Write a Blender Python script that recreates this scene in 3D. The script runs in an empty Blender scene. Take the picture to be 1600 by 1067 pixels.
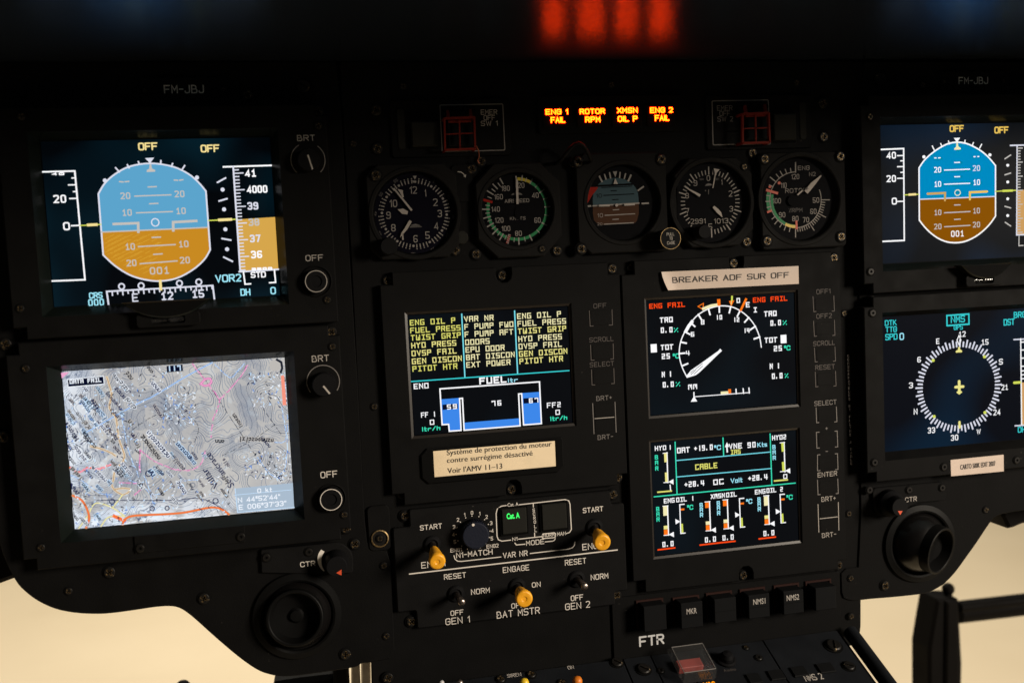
import bpy, math, random
from mathutils import Vector, Matrix
from mathutils.geometry import tessellate_polygon
random.seed(7)
R = math.radians
SC = bpy.context.scene
COL = SC.collection

# ------------------------------------------------------------------ camera, world, lights, exposure
D = 0.58                                   # camera to instrument panel (the panel face is the plane Y = 0)
F, YAW, PITCH, ROLL = 1500.0, 0.201036, -0.074865, -0.047559
cy, sy, cp, sp, cr, sr = math.cos(YAW), math.sin(YAW), math.cos(PITCH), math.sin(PITCH), math.cos(ROLL), math.sin(ROLL)
FW = Vector((sy * cp, cy * cp, sp)); r0 = Vector((cy, -sy, 0)); u0 = r0.cross(FW)
RT = cr * r0 + sr * u0; UP = -sr * r0 + cr * u0
CAM = Vector((0, -D, 0))
cam = bpy.data.cameras.new('camera'); cam_o = bpy.data.objects.new('camera', cam); COL.objects.link(cam_o)
cam_o.matrix_world = Matrix(((RT.x, UP.x, -FW.x, CAM.x), (RT.y, UP.y, -FW.y, CAM.y), (RT.z, UP.z, -FW.z, CAM.z), (0, 0, 0, 1)))
cam.sensor_fit = 'HORIZONTAL'; cam.sensor_width = 36; cam.lens = F / 1600 * 36
cam.clip_start = 0.01; cam.clip_end = 200
cam.dof.use_dof = True; cam.dof.focus_distance = 0.60; cam.dof.aperture_fstop = 7.0
SC.camera = cam_o
w = bpy.data.worlds.new('World'); SC.world = w; w.use_nodes = True
w.node_tree.nodes['Background'].inputs['Color'].default_value = (1.0, 0.86, 0.72, 1)
w.node_tree.nodes['Background'].inputs['Strength'].default_value = 0.020
SC.view_settings.view_transform = 'Standard'; SC.view_settings.look = 'None'
SC.view_settings.exposure = 0; SC.view_settings.gamma = 1; SC.view_settings.use_curve_mapping = False
SC.render.engine = 'CYCLES'
SC.cycles.use_denoising = True
SC.cycles.max_bounces = 6; SC.cycles.sample_clamp_indirect = 4

def area(name, loc, target, size, energy, col):
    l = bpy.data.lights.new(name, 'AREA'); l.shape = 'RECTANGLE'; l.size = size[0]; l.size_y = size[1]
    l.energy = energy; l.color = col
    o = bpy.data.objects.new(name, l); COL.objects.link(o); o.location = loc
    o.rotation_euler = (Vector(target) - Vector(loc)).to_track_quat('-Z', 'Y').to_euler()
    return o
area('hangar_lamp_side', (1.78, -1.60, 0.47), (0.15, 0, -0.15), (0.5, 0.7), 82, (1.0, 0.88, 0.73))
area('hangar_lamp_ahead', (0.2, 3.2, 3.2), (0.1, 2.4, -1.0), (2.5, 2.5), 312, (1.0, 0.93, 0.80))

# ------------------------------------------------------------------ colours and materials
def lin(c):
    return tuple(((x / 255) / 12.92 if x / 255 <= 0.04045 else ((x / 255 + 0.055) / 1.055) ** 2.4) for x in c)
def mk(name):
    m = bpy.data.materials.new(name); m.use_nodes = True
    nt = m.node_tree
    return m, nt, nt.nodes['Principled BSDF']
def paint(name, col, rough=0.5, metal=0.0, bump=0.0, bscale=900, var=0.0, vscale=60, spec=0.5, wear=None):
    m, nt, b = mk(name)
    b.inputs['Base Color'].default_value = (*col, 1); b.inputs['Roughness'].default_value = rough
    b.inputs['Metallic'].default_value = metal; b.inputs['Specular IOR Level'].default_value = spec
    tc = nt.nodes.new('ShaderNodeTexCoord')
    if var:
        n = nt.nodes.new('ShaderNodeTexNoise'); n.inputs['Scale'].default_value = vscale; n.inputs['Detail'].default_value = 6
        nt.links.new(tc.outputs['Object'], n.inputs['Vector'])
        mr = nt.nodes.new('ShaderNodeMapRange'); mr.inputs['From Min'].default_value = .3; mr.inputs['From Max'].default_value = .7
        mr.inputs['To Min'].default_value = 1 - var; mr.inputs['To Max'].default_value = 1 + var
        nt.links.new(n.outputs['Fac'], mr.inputs['Value'])
        mx = nt.nodes.new('ShaderNodeVectorMath'); mx.operation = 'SCALE'; mx.inputs[0].default_value = col
        nt.links.new(mr.outputs['Result'], mx.inputs['Scale'])
        nt.links.new(mx.outputs['Vector'], b.inputs['Base Color'])
        m2 = nt.nodes.new('ShaderNodeMapRange'); m2.inputs['From Min'].default_value = .3; m2.inputs['From Max'].default_value = .7
        m2.inputs['To Min'].default_value = max(rough - .1, .05); m2.inputs['To Max'].default_value = min(rough + .1, 1)
        nt.links.new(n.outputs['Fac'], m2.inputs['Value']); nt.links.new(m2.outputs['Result'], b.inputs['Roughness'])
    if wear:
        n = nt.nodes.new('ShaderNodeTexNoise'); n.inputs['Scale'].default_value = wear[1]; n.inputs['Detail'].default_value = 8
        nt.links.new(tc.outputs['Object'], n.inputs['Vector'])
        mr = nt.nodes.new('ShaderNodeMapRange'); mr.inputs['From Min'].default_value = wear[2]; mr.inputs['From Max'].default_value = wear[2] + .05
        nt.links.new(n.outputs['Fac'], mr.inputs['Value'])
        mx = nt.nodes.new('ShaderNodeMix'); mx.data_type = 'RGBA'
        mx.inputs['A'].default_value = (*col, 1)
        if var: nt.links.new(b.inputs['Base Color'].links[0].from_socket, mx.inputs['A'])
        mx.inputs['B'].default_value = (*wear[0], 1)
        nt.links.new(mr.outputs['Result'], mx.inputs['Factor']); nt.links.new(mx.outputs['Result'], b.inputs['Base Color'])
    if bump:
        n = nt.nodes.new('ShaderNodeTexNoise'); n.inputs['Scale'].default_value = bscale; n.inputs['Detail'].default_value = 3
        nt.links.new(tc.outputs['Object'], n.inputs['Vector'])
        bp = nt.nodes.new('ShaderNodeBump'); bp.inputs['Strength'].default_value = bump; bp.inputs['Distance'].default_value = 0.0006
        nt.links.new(n.outputs['Fac'], bp.inputs['Height']); nt.links.new(bp.outputs['Normal'], b.inputs['Normal'])
    return m
def glow(name, rgb, s=1.0, sample=False):
    m, nt, b = mk(name); nt.nodes.remove(b)
    e = nt.nodes.new('ShaderNodeEmission'); e.inputs['Color'].default_value = (*lin(rgb), 1); e.inputs['Strength'].default_value = s
    nt.links.new(e.outputs['Emission'], nt.nodes['Material Output'].inputs['Surface'])
    m.cycles.emission_sampling = 'AUTO' if sample else 'NONE'
    return m
def lcd(name, dark, edge, s=1.0, scale=14, lo=.45, hi=.75):
    "unlit liquid crystal: a little backlight leaks through it in soft patches"
    m, nt, b = mk(name)
    b.inputs['Base Color'].default_value = (.003, .003, .004, 1); b.inputs['Roughness'].default_value = .3; b.inputs['Specular IOR Level'].default_value = .01
    tc = nt.nodes.new('ShaderNodeTexCoord'); n = nt.nodes.new('ShaderNodeTexNoise')
    n.inputs['Scale'].default_value = scale; n.inputs['Detail'].default_value = 1
    nt.links.new(tc.outputs['Object'], n.inputs['Vector'])
    cr_ = nt.nodes.new('ShaderNodeValToRGB')
    cr_.color_ramp.elements[0].position = lo; cr_.color_ramp.elements[0].color = (*lin(dark), 1)
    cr_.color_ramp.elements[1].position = hi; cr_.color_ramp.elements[1].color = (*lin(edge), 1)
    nt.links.new(n.outputs['Fac'], cr_.inputs['Fac']); nt.links.new(cr_.outputs['Color'], b.inputs['Emission Color'])
    b.inputs['Emission Strength'].default_value = s
    m.cycles.emission_sampling = 'NONE'
    return m
M = {}
M['panel'] = paint('panel_black', (.0042, .0041, .0041), .7, spec=.05, bump=.25, bscale=1400, var=.16, vscale=45, wear=((.05, .045, .04), 420, .735))
M['unit'] = paint('unit_black', (.0047, .0046, .0046), .65, spec=.05, bump=.2, bscale=1800, var=.14, vscale=70, wear=((.05, .045, .04), 420, .735))
M['switchp'] = paint('switch_plate_black', (.0062, .0061, .0062), .65, spec=.05, bump=.25, bscale=1500, var=.14, vscale=80, wear=((.05, .045, .04), 420, .735))
M['cup'] = paint('recess_black', (.003, .003, .003), .8, spec=.05)
M['lip'] = paint('bezel_lip_grey', (.005, .007, .006), .26, spec=.14)
M['brownlip'] = paint('bezel_lip_brown', (.012, .009, .007), .35, spec=.4)
M['ink'] = paint('engraving_white', (.66, .61, .55), .7)
M['bright'] = paint('engraving_bright', (.80, .74, .68), .8, spec=.05)
M['dimink'] = paint('engraving_dim', (.36, .33, .30), .8, spec=.1)
M['greyink'] = paint('engraving_grey', (.16, .145, .135), .7)
M['faint'] = paint('engraving_faint', (.06, .05, .045), .7)
M['dial'] = paint('dial_black', (.004, .004, .005), .7, spec=.05)
M['dialsheen'] = paint('dial_blue_sheen', (.004, .0035, .009), .7, spec=.05)  # clock dial: a faint blue reflection mixed into its black
M['bezel'] = paint('gauge_bezel_black', (.0066, .0063, .0061), .65, spec=.05, bump=.2, bscale=1500, var=.1)
M['num'] = paint('dial_print', (.38, .345, .315), .8, spec=.05)
M['hand'] = paint('hand_white', (.52, .46, .41), .7, spec=.05)
M['green'] = paint('dial_green', (.0, .22, .06), .6)
M['yellow'] = paint('dial_yellow', (.55, .42, .01), .6)
M['red'] = paint('dial_red', (.33, .018, .010), .7, spec=.1)
M['sky'] = paint('horizon_sky', (.055, .095, .112), .7, spec=.1)
M['earth'] = paint('horizon_earth', (.075, .034, .018), .7, spec=.1)
M['cap'] = paint('lever_amber', (.80, .36, .012), .45, bump=.15, bscale=600, var=.1, vscale=300)
M['capy'] = paint('lever_yellow', (.75, .50, .02), .4, var=.1, vscale=300)
M['capo'] = paint('lever_orange', (.62, .17, .012), .4, var=.1, vscale=300)
M['steel'] = paint('lever_steel', (.30, .25, .22), .32, metal=1, var=.2, vscale=300)
M['alu'] = paint('aluminium', (.62, .56, .48), .45, metal=.5, var=.15, vscale=120)
M['screw'] = paint('screw_black', (.012, .011, .010), .45, metal=.4, spec=.2, wear=((.22, .16, .09), 420, .64))
M['brass'] = paint('screw_worn_brass', (.26, .18, .085), .4, metal=.8, var=.4, vscale=900)
M['screwg'] = paint('screw_grey', (.16, .15, .12), .35, metal=.9)
M['rubber'] = paint('knob_black', (.005, .005, .0055), .6, bump=.1, spec=.06)
M['knobblue'] = paint('knob_blue_black', (.006, .008, .017), .55, bump=.15, spec=.2)
M['gloss'] = paint('vent_gloss_black', (.004, .0036, .0036), .25, spec=.3)
M['vent'] = paint('vent_black', (.0035, .0035, .0035), .5, bump=.1, spec=.08)
M['key'] = paint('key_black', (.0056, .0058, .0062), .65, bump=.1, spec=.05)
M['keygrey'] = paint('key_grey', (.014, .0138, .012), .65, bump=.1, spec=.05)
M['keyframe'] = paint('key_frame_brown', (.022, .010, .0085), .7, spec=.05)
M['guard'] = paint('guard_red', (.13, .012, .006), .6, spec=.1, bump=.1)
M['copper'] = paint('lock_wire_copper', (.22, .06, .025), .5, metal=.6)
M['paper'] = paint('label_paper', (.52, .42, .35), .6, var=.06, vscale=90)
M['cream'] = paint('placard_cream', (.74, .60, .40), .55, var=.05, vscale=70)
M['black'] = paint('print_black', (.012, .010, .010), .6)
m, nt, b = mk('glareshield_tinted_gloss')                   # black, fine leather grain; gloss tinted blue to carry the screens' bluish reflection
b.inputs['Base Color'].default_value = (.003, .003, .0034, 1); b.inputs['Roughness'].default_value = .9; b.inputs['Specular IOR Level'].default_value = 0
gl = nt.nodes.new('ShaderNodeBsdfGlossy'); gl.inputs['Color'].default_value = (.15, .24, .37, 1); gl.inputs['Roughness'].default_value = .22
tc = nt.nodes.new('ShaderNodeTexCoord'); n = nt.nodes.new('ShaderNodeTexNoise'); n.inputs['Scale'].default_value = 280; n.inputs['Detail'].default_value = 2
nt.links.new(tc.outputs['Object'], n.inputs['Vector'])
bp = nt.nodes.new('ShaderNodeBump'); bp.inputs['Strength'].default_value = .5; bp.inputs['Distance'].default_value = .0006
nt.links.new(n.outputs['Fac'], bp.inputs['Height']); nt.links.new(bp.outputs['Normal'], gl.inputs['Normal'])
ad = nt.nodes.new('ShaderNodeAddShader'); nt.links.new(b.outputs[0], ad.inputs[0]); nt.links.new(gl.outputs[0], ad.inputs[1])
nt.links.new(ad.outputs[0], nt.nodes['Material Output'].inputs['Surface']); M['glare'] = m
M['glaretop'] = paint('glareshield_matt', (.008, .008, .008), .8)
M['console'] = paint('console_blue_black', (.0085, .0095, .0115), .6, spec=.05, bump=.2, bscale=1500, var=.14, wear=((.05, .045, .04), 420, .735))
M['redflag'] = paint('button_red', (.34, .06, .05), .6)
M['pedal'] = paint('pedal_black', (.0032, .0028, .0026), .7, var=.3, vscale=25, spec=.05)
M['tri'] = paint('pointer_orange', (.60, .07, .02), .5)
M['whiteband'] = paint('band_white', (.50, .50, .50), .6)
m, nt, b = mk('clear_plastic')
nt.nodes.remove(b)
tr = nt.nodes.new('ShaderNodeBsdfTransparent'); tr.inputs['Color'].default_value = (.93, .93, .93, 1)
gl = nt.nodes.new('ShaderNodeBsdfGlossy'); gl.inputs['Roughness'].default_value = .12; gl.inputs['Color'].default_value = (.8, .8, .8, 1)
df = nt.nodes.new('ShaderNodeBsdfDiffuse'); df.inputs['Color'].default_value = (.5, .5, .5, 1)
mh = nt.nodes.new('ShaderNodeMixShader'); mh.inputs['Fac'].default_value = .022
nt.links.new(tr.outputs[0], mh.inputs[1]); nt.links.new(df.outputs[0], mh.inputs[2])
ms = nt.nodes.new('ShaderNodeMixShader'); ms.inputs['Fac'].default_value = .045
nt.links.new(mh.outputs[0], ms.inputs[1]); nt.links.new(gl.outputs[0], ms.inputs[2])
nt.links.new(ms.outputs[0], nt.nodes['Material Output'].inputs['Surface']); M['clear'] = m
m, nt, b = mk('dial_glass')
nt.nodes.remove(b)
tr = nt.nodes.new('ShaderNodeBsdfTransparent'); tr.inputs['Color'].default_value = (.93, .93, .93, 1)
gl = nt.nodes.new('ShaderNodeBsdfGlossy'); gl.inputs['Roughness'].default_value = .05
fr = nt.nodes.new('ShaderNodeFresnel'); fr.inputs['IOR'].default_value = 1.3
ms = nt.nodes.new('ShaderNodeMixShader')
nt.links.new(fr.outputs['Fac'], ms.inputs['Fac']); nt.links.new(tr.outputs[0], ms.inputs[1]); nt.links.new(gl.outputs[0], ms.inputs[2])
nt.links.new(ms.outputs[0], nt.nodes['Material Output'].inputs['Surface']); M['glass'] = m
# light that the displays give off
M['w'] = glow('sym_white', (250, 250, 252), 1.05)
M['pw'] = glow('sym_pfd_white', (222, 224, 238), 1.0)
M['gw'] = glow('sym_pfd_grey', (196, 192, 186), 1.0)
M['cw'] = glow('sym_cyan_white', (160, 232, 250), 1.0)
M['cy'] = glow('sym_cyan', (58, 208, 212), 1.0)
M['tl'] = glow('sym_teal', (60, 226, 184), 1.0)
M['ln'] = glow('sym_line_cyan', (120, 222, 236), 1.0)
M['amb'] = glow('sym_amber', (236, 196, 92), 1.0)
M['pale'] = glow('sym_pale_yellow', (246, 224, 150), 1.0)
M['yg'] = glow('sym_yellow_green', (224, 222, 112), 1.0)
M['yw'] = glow('sym_cream', (244, 236, 182), 1.0)
M['yr'] = glow('sym_yellow', (238, 230, 140), 1.0)
M['yl'] = glow('sym_line_yellow', (210, 220, 90), 1.0)
M['or'] = glow('sym_orange', (255, 122, 26), 1.0)
M['rd'] = glow('sym_red', (255, 74, 22), 1.0)
M['moire'] = glow('sym_moire', (224, 174, 60), 1.0)
M['gold'] = glow('sym_gold', (206, 166, 92), 1.0)
M['skyl'] = glow('fill_sky_pale', (92, 164, 204), 1.0, True)
M['gndl'] = glow('fill_ground_amber', (200, 138, 34), 1.0, True)
M['skyd'] = glow('fill_sky_blue', (0, 138, 192), 1.0, True)
M['gndd'] = glow('fill_ground_brown', (138, 82, 6), 1.0, True)
M['tan'] = glow('fill_tan', (214, 166, 76), 1.0, True)
M['tan2'] = glow('fill_tan_pale', (206, 158, 96), 1.0, True)
M['fuel'] = glow('fill_fuel_blue', (62, 136, 234), 1.0, True)
M['navy'] = glow('box_navy', (8, 14, 40), 1.0)
M['warn'] = glow('lamp_red', (255, 255, 255), 1.0, True)
e = [n for n in M['warn'].node_tree.nodes if n.type == 'EMISSION'][0]; e.inputs['Color'].default_value = (1, .024, .0006, 1); e.inputs['Strength'].default_value = 42
M['lamp_off'] = paint('lamp_lens_dark', (.02, .004, .004), .4)
M['grn'] = glow('lamp_green', (70, 255, 110), 1.25)
M['msg'] = glow('lamp_amber', (255, 150, 10), 1.2)
M['lcd1'] = lcd('lcd_teal_leak', (1, 4, 7), (6, 36, 48), 1, 16)
M['lcd2'] = lcd('lcd_blue_leak', (2, 7, 13), (14, 36, 58), 1, 11)
M['lcd3'] = lcd('lcd_dim_leak', (2, 5, 8), (5, 16, 22), 1, 16)
M['lcd4'] = lcd('lcd_navy_leak', (1, 5, 13), (2, 34, 56), 1, 10, .5, .8)
M['blk'] = glow('lcd_black_box', (1, 2, 4), 1)

# the floor's own material
m, nt, b = mk('hangar_floor_paint')
tc = nt.nodes.new('ShaderNodeTexCoord'); n = nt.nodes.new('ShaderNodeTexNoise'); n.inputs['Scale'].default_value = 1.3; n.inputs['Detail'].default_value = 5
nt.links.new(tc.outputs['Object'], n.inputs['Vector'])
rp = nt.nodes.new('ShaderNodeValToRGB'); rp.color_ramp.elements[0].position = .3; rp.color_ramp.elements[1].position = .72
rp.color_ramp.elements[0].color = (.62, .51, .345, 1); rp.color_ramp.elements[1].color = (.69, .575, .40, 1)
nt.links.new(n.outputs['Fac'], rp.inputs['Fac']); nt.links.new(rp.outputs['Color'], b.inputs['Base Color']); b.inputs['Roughness'].default_value = .6
M['floor'] = m

# topographic map picture shown by the lower left display: contour lines and tinted land, all emitted
m, nt, b = mk('map_picture'); nt.nodes.remove(b)
N = nt.nodes.new; L = nt.links.new
tc = N('ShaderNodeTexCoord')
def mth(op, a=None, bb=None, c=None, clamp=False):
    n = N('ShaderNodeMath'); n.operation = op; n.use_clamp = clamp
    for i, q in enumerate((a, bb, c)):
        if q is None: continue
        if isinstance(q, (int, float)): n.inputs[i].default_value = q
        else: L(q, n.inputs[i])
    return n.outputs[0]
def noise(scale, detail=2, dist=0.0, rough=.5):
    n = N('ShaderNodeTexNoise'); n.inputs['Scale'].default_value = scale; n.inputs['Detail'].default_value = detail
    n.inputs['Distortion'].default_value = dist; n.inputs['Roughness'].default_value = rough
    L(tc.outputs['Object'], n.inputs['Vector']); return n.outputs['Fac']
def mixc(f, a, bb):
    n = N('ShaderNodeMix'); n.data_type = 'RGBA'
    for q, k in ((f, 'Factor'), (a, 'A'), (bb, 'B')):
        if isinstance(q, tuple): n.inputs[k].default_value = (*q, 1)
        elif isinstance(q, (int, float)): n.inputs[k].default_value = q
        else: L(q, n.inputs[k])
    return n.outputs['Result']
def mr(v, a, bb, c=0., d=1.):
    n = N('ShaderNodeMapRange'); n.interpolation_type = 'SMOOTHSTEP'
    n.inputs['From Min'].default_value = a; n.inputs['From Max'].default_value = bb; n.inputs['To Min'].default_value = c; n.inputs['To Max'].default_value = d
    L(v, n.inputs['Value']); return n.outputs['Result']
sep = N('ShaderNodeSeparateXYZ'); L(tc.outputs['Object'], sep.inputs[0])
X_, Z_ = sep.outputs['X'], sep.outputs['Z']
hgt = noise(13, 2.2, .25)
fr_ = mth('FRACT', mth('MULTIPLY', hgt, 62)); tri_ = mth('ABSOLUTE', mth('SUBTRACT', fr_, .5))
cont = mr(tri_, .10, .30, 1, 0)
brk = mr(noise(70, 3), .40, .56)
cont = mth('MULTIPLY', cont, mth('ADD', mth('MULTIPLY', brk, .7), .2))
left = mr(X_, -.155, -.105, 1, 0)                      # the west of the sheet is printed paler and busier
low = mr(Z_, -.131, -.118, 1, 0)
busy = mth('MAXIMUM', left, mth('MULTIPLY', low, mr(X_, -.12, -.03, 1, .25)), clamp=True)
blot = mr(noise(95, 4, .3, .65), .50, .60)
spk = mr(noise(330, 3, 0, .7), .52, .58)
c = mixc(mr(noise(30, 2), .35, .65), lin((182, 181, 181)), lin((196, 194, 191)))
c = mixc(mth('MULTIPLY', busy, mr(noise(55, 4), .36, .52)), c, lin((236, 244, 255)))
c = mixc(mth('MULTIPLY', mth('MULTIPLY', blot, spk), mth('ADD', mth('MULTIPLY', busy, .7), .22)), c, lin((46, 66, 110)))
c = mixc(mth('MULTIPLY', mr(noise(210, 3, .2), .60, .66), mth('ADD', mth('MULTIPLY', busy, .6), .16)), c, lin((228, 244, 255)))
em = N('ShaderNodeEmission'); L(c, em.inputs['Color']); em.inputs['Strength'].default_value = 1.0
L(em.outputs[0], nt.nodes['Material Output'].inputs['Surface']); m.cycles.emission_sampling = 'AUTO'
M['map'] = m
for k, c in dict(mk_or=(250, 120, 60), mk_ye=(246, 240, 160), mk_br=(186, 152, 120), mk_cr=(250, 232, 196), mk_pk=(240, 168, 208), mk_mg=(206, 92, 168), mk_bl=(96, 140, 214),
                 mk_lb=(200, 228, 255), mk_nv=(14, 26, 72), mk_dk=(28, 34, 48), mk_hdr=(170, 188, 206), mk_rd=(248, 150, 128), mk_wh=(240, 246, 255), mk_gy=(190, 186, 182), mk_ct=(86, 112, 148), mk_ct2=(70, 92, 124)).items():
    M[k] = glow('map_' + k[3:], c, 1)

# ------------------------------------------------------------------ geometry helpers
def P(u, v, y=0.0):
    "point of the plane Y = y that the photograph shows at pixel (u, v)"
    a, b_ = (u - 800) / F, (v - 533.5) / F
    d = FW + a * RT - b_ * UP
    t = (D + y) / d.y
    return (d.x * t, d.z * t)
TILT = R(22)
PO = Vector((0, -0.0025, -0.2528)); PB = Vector((0, math.cos(TILT), math.sin(TILT))); PN = Vector((0, -math.sin(TILT), math.cos(TILT)))
def Q(u, v, h=0.0):
    "the same for the sloping console: local (x, b), b running up the slope, h above it"
    a, b_ = (u - 800) / F, (v - 533.5) / F
    d = FW + a * RT - b_ * UP
    o = PO + PN * h
    t = (o - CAM).dot(PN) / d.dot(PN)
    p = CAM + d * t
    return (p.x, (p - o).dot(PB))
XP = Matrix(((1, 0, 0, 0), (0, -PN.y, PB.y, PO.y), (0, -PN.z, PB.z, PO.z), (0, 0, 0, 1)))   # (x, depth, b) -> world

class W:
    "a zoomed view of the photograph: origin, scale, and the depth it is measured at"
    def __init__(s, u0_, v0_, k, y=0.0, fn=P):
        s.u, s.v, s.k, s.y, s.fn = u0_, v0_, k, y, fn
    def at(s, y): return W(s.u, s.v, s.k, y, s.fn)
    def p(s, x, y, d=None):
        return s.fn(s.u + x / s.k, s.v + y / s.k, s.y if d is None else d) if s.fn is P else s.fn(s.u + x / s.k, s.v + y / s.k, 0)
    def ps(s, pts): return [s.p(*q) for q in pts]
    def px(s, x, y): return (s.u + x / s.k, s.v + y / s.k)
    def sx(s, x, y):
        a, b_ = s.p(x - 5, y), s.p(x + 5, y); return abs(b_[0] - a[0]) / 10
    def sz(s, x, y):
        a, b_ = s.p(x, y - 5), s.p(x, y + 5); return abs(b_[1] - a[1]) / 10

class MB:
    def __init__(s, xf=None):
        s.v, s.f, s.m, s.sm, s.mats, s.xf, s.n = [], [], [], [], [], xf, 0
    def mi(s, k):
        k = M[k] if isinstance(k, str) else k
        if k not in s.mats: s.mats.append(k)
        return s.mats.index(k)
    def add(s, vs, fs, mat, smooth=False, raw=False):
        o = len(s.v); i = s.mi(mat)
        for q in vs:
            q = Vector(q)
            s.v.append(tuple(s.xf @ q) if (s.xf and not raw) else tuple(q))
        for f in fs:
            s.f.append([o + a for a in f]); s.m.append(i); s.sm.append(smooth)
    def flat(s, pts, y, mat):
        s.n += 1; y = y - s.n * 4e-7
        pts = [p for i, p in enumerate(pts)]
        if len(pts) <= 4:
            s.add([(p[0], y, p[1]) for p in pts], [list(range(len(pts)))], mat)
        else:
            t = tessellate_polygon([[Vector((p[0], p[1], 0)) for p in pts]])
            s.add([(p[0], y, p[1]) for p in pts], [list(q) for q in t], mat)
    def plate(s, outer, yf, yb, mat, holes=(), ch=0.0, wallmat=None, chmat=None):
        n = len(outer)
        ar = sum(outer[i][0] * outer[(i + 1) % n][1] - outer[(i + 1) % n][0] * outer[i][1] for i in range(n))
        if ar < 0: outer = outer[::-1]
        ins = inset(outer, ch) if ch else outer
        loops = [ins] + [list(h) for h in holes]
        t = tessellate_polygon([[Vector((p[0], p[1], 0)) for p in l] for l in loops])
        flatp = [p for l in loops for p in l]
        s.add([(p[0], yf, p[1]) for p in flatp], [list(q) for q in t], mat)
        if ch:
            s.add([(p[0], yf, p[1]) for p in ins] + [(p[0], yf + ch, p[1]) for p in outer],
                  [[i, (i + 1) % n, n + (i + 1) % n, n + i] for i in range(n)], chmat or mat)
        s.add([(p[0], yf + ch, p[1]) for p in outer] + [(p[0], yb, p[1]) for p in outer],
              [[i, (i + 1) % n, n + (i + 1) % n, n + i] for i in range(n)], mat)
        for h in holes:
            k = len(h)
            s.add([(p[0], yf, p[1]) for p in h] + [(p[0], yb, p[1]) for p in h],
                  [[i, (i + 1) % k, k + (i + 1) % k, k + i] for i in range(k)], wallmat or mat)
    def band(s, a, ya, b_, yb, mat):
        n = len(a)
        s.add([(p[0], ya, p[1]) for p in a] + [(p[0], yb, p[1]) for p in b_],
              [[i, (i + 1) % n, n + (i + 1) % n, n + i] for i in range(n)], mat)
    def lathe(s, prof, mat, Mx, seg=36, smooth=False, cap0=False, cap1=True):
        "profile of (radius, height); Mx carries local (x, y, height) to world"
        rings = []
        cs = [(math.cos(2 * math.pi * i / seg), math.sin(2 * math.pi * i / seg)) for i in range(seg)]
        def ring(r, h): return [tuple(Mx @ Vector((r * a, r * b_, h))) for a, b_ in cs]
        if smooth:
            vs = [q for r, h in prof for q in ring(r, h)]
            fs = [[k * seg + i, k * seg + (i + 1) % seg, (k + 1) * seg + (i + 1) % seg, (k + 1) * seg + i] for k in range(len(prof) - 1) for i in range(seg)]
            s.add(vs, fs, mat, True, True)
        else:
            for k in range(len(prof) - 1):
                s.add(ring(*prof[k]) + ring(*prof[k + 1]), [[i, (i + 1) % seg, seg + (i + 1) % seg, seg + i] for i in range(seg)], mat, True, True)
        if cap1 and prof[-1][0] > 1e-6: s.add(ring(*prof[-1]), [list(range(seg))], mat, False, True)
        if cap0 and prof[0][0] > 1e-6: s.add(ring(*prof[0]), [list(range(seg))], mat, False, True)
    def bar(s, a, b_, w_, h_, mat, up=Vector((0, -1, 0))):
        a, b_ = Vector(a), Vector(b_); d = (b_ - a).normalized(); side = d.cross(up).normalized(); u = side.cross(d)
        vs = [p + side * (i * w_ / 2) + u * (j * h_ / 2) for p in (a, b_) for i, j in ((-1, -1), (1, -1), (1, 1), (-1, 1))]
        s.add(vs, [[0, 1, 2, 3], [4, 5, 6, 7], [0, 1, 5, 4], [1, 2, 6, 5], [2, 3, 7, 6], [3, 0, 4, 7]], mat, False, True)
    def tube(s, pts, r, mat, seg=10):
        pts = [Vector(p) for p in pts]; vs = []; n = len(pts); fs = []
        for i, p in enumerate(pts):
            d = (pts[min(i + 1, n - 1)] - pts[max(i - 1, 0)]).normalized()
            a = d.cross(Vector((.3, .2, .93))).normalized(); b_ = d.cross(a)
            rr = r[i] if isinstance(r, (list, tuple)) else r
            for k in range(seg):
                t = 2 * math.pi * k / seg; vs.append(p + (a * math.cos(t) + b_ * math.sin(t)) * rr)
        for i in range(n - 1):
            for k in range(seg): fs.append([i * seg + k, i * seg + (k + 1) % seg, (i + 1) * seg + (k + 1) % seg, (i + 1) * seg + k])
        s.add(vs, fs, mat, True, True)
        s.add(vs[:seg], [list(range(seg))], mat, False, True); s.add(vs[-seg:], [list(range(seg))], mat, False, True)
    def stroke(s, pts, w_, y, mat, closed=False, cap='r'):
        "one line of a drawing: a mitred ribbon lying at depth y"
        q = [Vector(p) for i, p in enumerate(pts) if i == 0 or (Vector(p) - Vector(pts[i - 1])).length > 1e-7]
        if closed and (q[0] - q[-1]).length < 1e-7: q.pop()
        n = len(q)
        if n < 2: return
        hw = w_ / 2; Lf, Rt = [], []
        for i in range(n):
            pv = q[i - 1] if (i > 0 or closed) else None
            nx = q[(i + 1) % n] if (i < n - 1 or closed) else None
            d1 = (q[i] - pv).normalized() if pv is not None else None
            d2 = (nx - q[i]).normalized() if nx is not None else None
            d1 = d1 or d2; d2 = d2 or d1
            n1 = Vector((-d1.y, d1.x)); n2 = Vector((-d2.y, d2.x)); mtr = n1 + n2
            if mtr.length < .3: mtr = n1
            else: mtr = mtr.normalized(); mtr = mtr / max(mtr.dot(n1), .5)
            Lf.append(q[i] + mtr * hw); Rt.append(q[i] - mtr * hw)
        s.n += 1; yy = y - s.n * 4e-7
        vs = [(p.x, yy, p.y) for p in Lf + Rt]
        fs = [[i, (i + 1) % n, n + (i + 1) % n, n + i] for i in range(n if closed else n - 1)]
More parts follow.
